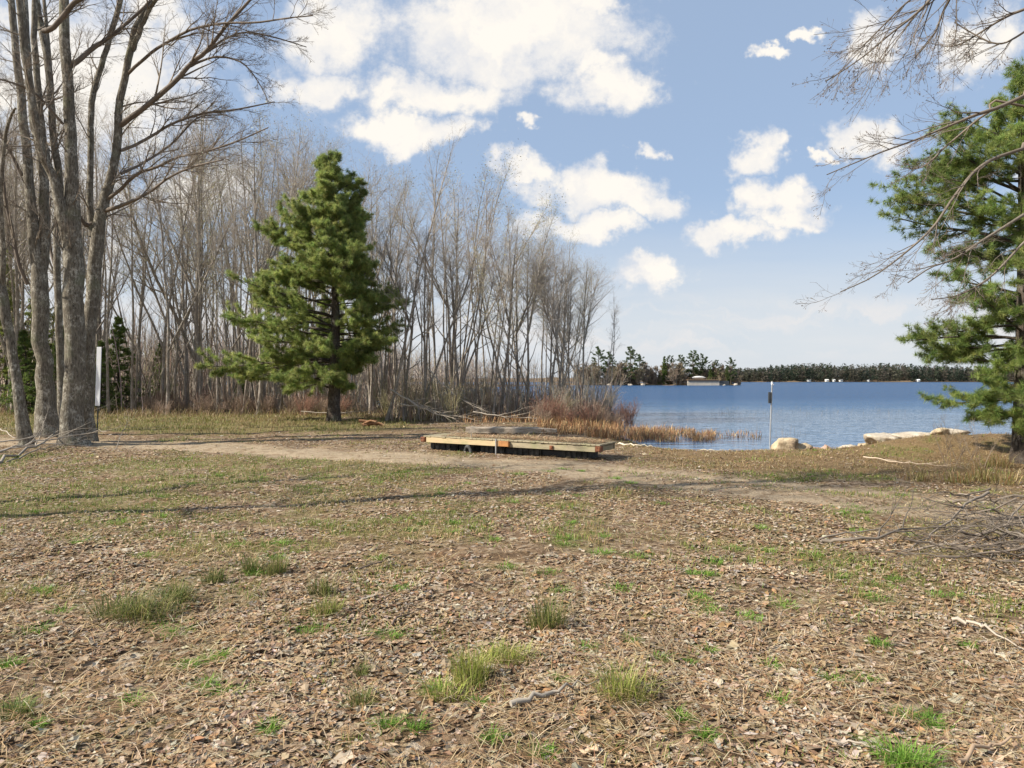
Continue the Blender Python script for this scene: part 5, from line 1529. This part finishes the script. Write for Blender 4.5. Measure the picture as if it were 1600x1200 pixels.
for k_, pal in enumerate([[(0.24, 0.18, 0.13), (0.20, 0.16, 0.125)], [(0.28, 0.22, 0.16), (0.22, 0.17, 0.12)], [(0.22, 0.19, 0.12), (0.27, 0.21, 0.14)]]):
    r_ = empty("bare_tree", (0, 0, 0)); b_ = MB()
    tt = np.linspace(0, 1, 8); P = np.stack([0.2 * np.sin(tt * 4 + k_), 0.1 * np.sin(tt * 5), tt * 10 - 0.3], 1)
    tubes(b_, P, 0.16 * (1 - tt) + 0.03, 5)
    c_ = MB()
    P1, R1 = branches(P[None], (0.16 * (1 - tt) + 0.03)[None], 20, 0.2, 0.97, 0.6, lambda t, pl: 3.2 * (1.1 - 0.7 * t), 6, 0.06, 0.1, rmin=0.02)
    tubes(c_, P1, R1, 3, pick(pal, 20)); P2, R2 = branches(P1, R1, 9, 0.2, 1.0, 0.6, lambda t, pl: 0.5 * pl, 4, 0.05, 0.12, rmin=0.018)
    tubes(c_, P2, np.maximum(R2, 0.06), 3, pick(pal, len(P2)))
    P3, R3 = branches(P2, R2, 4, 0.2, 1.0, 0.6, lambda t, pl: 0.55 * pl, 3, 0.05, 0.12, rmin=0.016)
    tubes(c_, P3, np.maximum(R3, 0.05), 3, pick(pal, len(P3)))
    b_.build("trunk", M_BARK_TREE, r_); c_.build("crown", M_TWIG, r_)
    PROTO.append(r_); used_proto.append(False); r_['H'] = 10.5; FARB.append(len(PROTO) - 1)
for k_ in range(120):
    px = rng.uniform(900, 1160) if k_ % 3 else rng.uniform(900, 1070); Y = rng.uniform(299, 318)
    if px > 1070 and Y < 303:
        Y += 5
    H = rng.uniform(6, 12.5) * (0.55 if px > 1145 else 1)
    i = int(rng.choice(FARB))
    plant_tree(i, (px - 800) / FPX * Y, Y, H, rng.uniform(0, 6.28), "bare brownish tree on the far point across the water", "bare trees on the far point")

bx0, by0 = (1075 - 800) / FPX * 297, 297.0
bw = (1124 - 1075) / FPX * 297
bh_o = empty("boathouse", (bx0, by0, WATER)); tag(bh_o, "low flat-roofed boathouse at the water's edge on the far point", "boathouse")
b_ = MB(); box(b_, (bw / 2, 2.0, 1.1), (bw, 4.0, 2.3)); b_.build("wall", M_CONCRETE, bh_o, False)
b_ = MB(); box(b_, (bw / 2, 2.0, 2.42), (bw + 0.8, 4.8, 0.3)); b_.build("roof", M_BROWN, bh_o, False)
b_ = MB(); box(b_, (bw / 2, -0.03, 1.95), (bw * 0.98, 0.06, 0.5)); b_.build("fascia", M_DARK, bh_o, False)
b_ = MB()
for xx in np.linspace(0, bw, 13):
    box(b_, (xx, -0.25, 2.95), (0.10, 0.10, 0.75))
box(b_, (bw / 2, -0.25, 3.36), (bw + 0.3, 0.12, 0.10)); b_.build("railing", M_BROWN, bh_o, False)
b_ = MB(); box(b_, (bw + 2.2, 1.5, 1.0), (4.2, 3.0, 2.0)); b_.build("crib", M_DARK, bh_o, False)
bo = MB(); n_ = 12; tt = np.linspace(0, 1, n_); prof = np.sin(np.pi * np.clip(tt * 0.92 + 0.06, 0, 1)) ** 0.6
tubes(bo, np.stack([tt * 6.0, np.zeros(n_), 0.75 + 0.25 * np.sin(tt * 3.1)], 1), 0.55 * prof + 0.04, 10, cap=True)
o = bo.build("covered_boat", M_SIDING); o.location = (bx0 + 2.2, by0 + 1.9, WATER + 2.57); tag(o, "white covered boat stored on the boathouse deck", "boat")
for px, w, lab in [(985, 2.8, "pale rock at the shore of the far point, left part"), (1005, 1.8, "second pale rock on the far point's shore"), (952, 3.2, "wide pale rock at the far point's left shore"), (1133, 3.0, "flat rock in front of the point's last pine"), (1150, 2.6, "low rock at the tip of the far point")]:
    rock(lab, ((px - 800) / FPX * 297, 297.5, WATER + 0.25), (w, 1.6, 1.2), M_ROCKP, px, 0.2, "rocks on the far point")

# ------------------------------------------------------------------ far shore across the lake
fs = MB(); n_ = 2700
px = rng.uniform(1080, 1760, n_); Y = 826 + 170 * rng.uniform(size=n_) ** 1.2
X = (px - 800) / FPX * Y
rag = fbm(X * 0.03, Y * 0.01, 1.0, 3, 97)
topf = 9.0 * (0.5 - rag) + np.interp(px, [1080, 1165, 1220, 1260, 1330, 1390, 1450, 1520, 1700], [580, 577, 574, 571.5, 573, 571.5, 575.5, 577, 576])
H = ((HOR - topf) / FPX * 840 + 3.0) * rng.uniform(0.55, 1.08, n_)
kind = np.clip(0.5 * rng.uniform(size=n_) + 1.0 * fbm(X * 0.02, Y * 0.03, 1.0, 3, 99) - 0.12, 0, 1)
cols = np.where((kind < 0.62)[:, None], pick([(0.045, 0.062, 0.04), (0.035, 0.052, 0.034), (0.06, 0.075, 0.042)], n_), pick([(0.12, 0.10, 0.075), (0.095, 0.09, 0.06), (0.13, 0.115, 0.09)], n_))
m_ = 42
f_ = rng.uniform(0.03, 1, (n_, m_)); wdt = np.where(kind[:, None] < 0.62, 0.26 * H[:, None] * (1.05 - f_), 0.24 * H[:, None] * np.sin(np.pi * np.clip(f_ * 0.85 + 0.1, 0, 1)))
a = rng.uniform(0, 6.28, (n_, m_)); r_ = wdt * np.sqrt(rng.uniform(size=(n_, m_)))
C = np.stack([X[:, None] + r_ * np.cos(a), Y[:, None] + r_ * np.sin(a), 0.8 + 0.008 * (Y[:, None] - 826) + f_ * H[:, None]], -1).reshape(-1, 3)
T3 = C[:, None] + rng.normal(size=(len(C), 3, 3)) * np.array([0.95, 0.95, 0.75])
fs.add(T3.reshape(-1, 3), np.arange(len(C) * 3).reshape(-1, 3), np.repeat(cols, m_, 0))
st = np.stack([X, Y, np.zeros(n_)], 1)
tubes(fs, np.stack([st, st + np.stack([np.zeros(n_), np.zeros(n_), H * 0.8], 1)], 1), np.tile([[0.13, 0.04]], (n_, 1)), 3, (0.09, 0.075, 0.06))
tag(fs.build("far_shore_woods", M_NEEDLE, smooth=False), "mixed dark woods lining the far shore across the lake", "woods", kind='stuff')
for px, w, rf, lab in [(1265, 6.5, M_ROOF, "small brown-roofed cottage on the far shore, nearest the water post"), (1293, 6.0, M_SIDING, "brightest white cottage on the far shore"), (1304, 3.6, M_SIDING, "tiny white shed between two far-shore cottages"), (1315, 6.5, M_ROOF, "long white cottage right of the tiny far-shore shed"), (1358, 3.4, M_ROOF, "white hut on the far shore right of the cottages"), (1436, 5.0, M_WHITE, "lone pale cottage at the far shore near the right pine")]:
    Y = 824.0
    w *= 0.5
    ct = empty("cottage", ((px - 800) / FPX * Y, Y, WATER + 0.6)); tag(ct, lab, "cottage", "cottages on the far shore")
    b_ = MB(); box(b_, (0, 2, 0.9), (w, 4, 1.8)); b_.build("wall", M_SIDING, ct, False)
    b_ = MB(); b_.add([(-w / 2 - .4, -.4, 1.8), (w / 2 + .4, -.4, 1.8), (w / 2 + .4, 4.4, 1.8), (-w / 2 - .4, 4.4, 1.8), (-w / 2 - .4, 2, 2.9), (w / 2 + .4, 2, 2.9)], np.array([(0, 1, 5, 4), (2, 3, 4, 5), (0, 3, 2, 1)]))
    b_.f.append((np.array([(0, 4, 3), (1, 2, 5)]) , np.ones((2, 3)))); b_.build("roof", rf, ct, False)
    b_ = MB(); box(b_, (w * 0.15, -0.03, 1.0), (w * 0.3, 0.08, 1.0)); b_.build("window", M_GLASS, ct, False)

# pale cottage glimpsed through the wood behind the pine
cx, cy = (478 - 800) / FPX * 84, 84.0
ct = empty("cottage", (cx, cy, ground_at(cx, cy))); tag(ct, "white cottage glimpsed through the wood behind the pine trunk", "cottage")
b_ = MB(); box(b_, (0, 3, 1.5), (10, 6, 3.0)); b_.build("wall", M_WHITE, ct, False)
b_ = MB(); b_.add([(-5.5, -.5, 3.0), (5.5, -.5, 3.0), (5.5, 6.5, 3.0), (-5.5, 6.5, 3.0), (-5.5, 3, 4.6), (5.5, 3, 4.6)], np.array([(0, 1, 5, 4), (2, 3, 4, 5), (0, 3, 2, 1)]))
b_.f.append((np.array([(0, 4, 3), (1, 2, 5)]), np.ones((2, 3)))); b_.build("roof", M_ROOF, ct, False)
for xx in (-3.2, -0.4, 2.6):
    b_ = MB(); box(b_, (xx, -0.04, 1.6), (1.3, 0.1, 1.2)); w_ = b_.build("window", M_GLASS, ct, False)
    b_ = MB(); box(b_, (xx, -0.02, 2.26), (1.5, 0.14, 0.1)); box(b_, (xx, -0.02, 0.94), (1.5, 0.14, 0.1)); b_.build("frame", M_SIDING, w_, False)

bpy.context.view_layer.update()
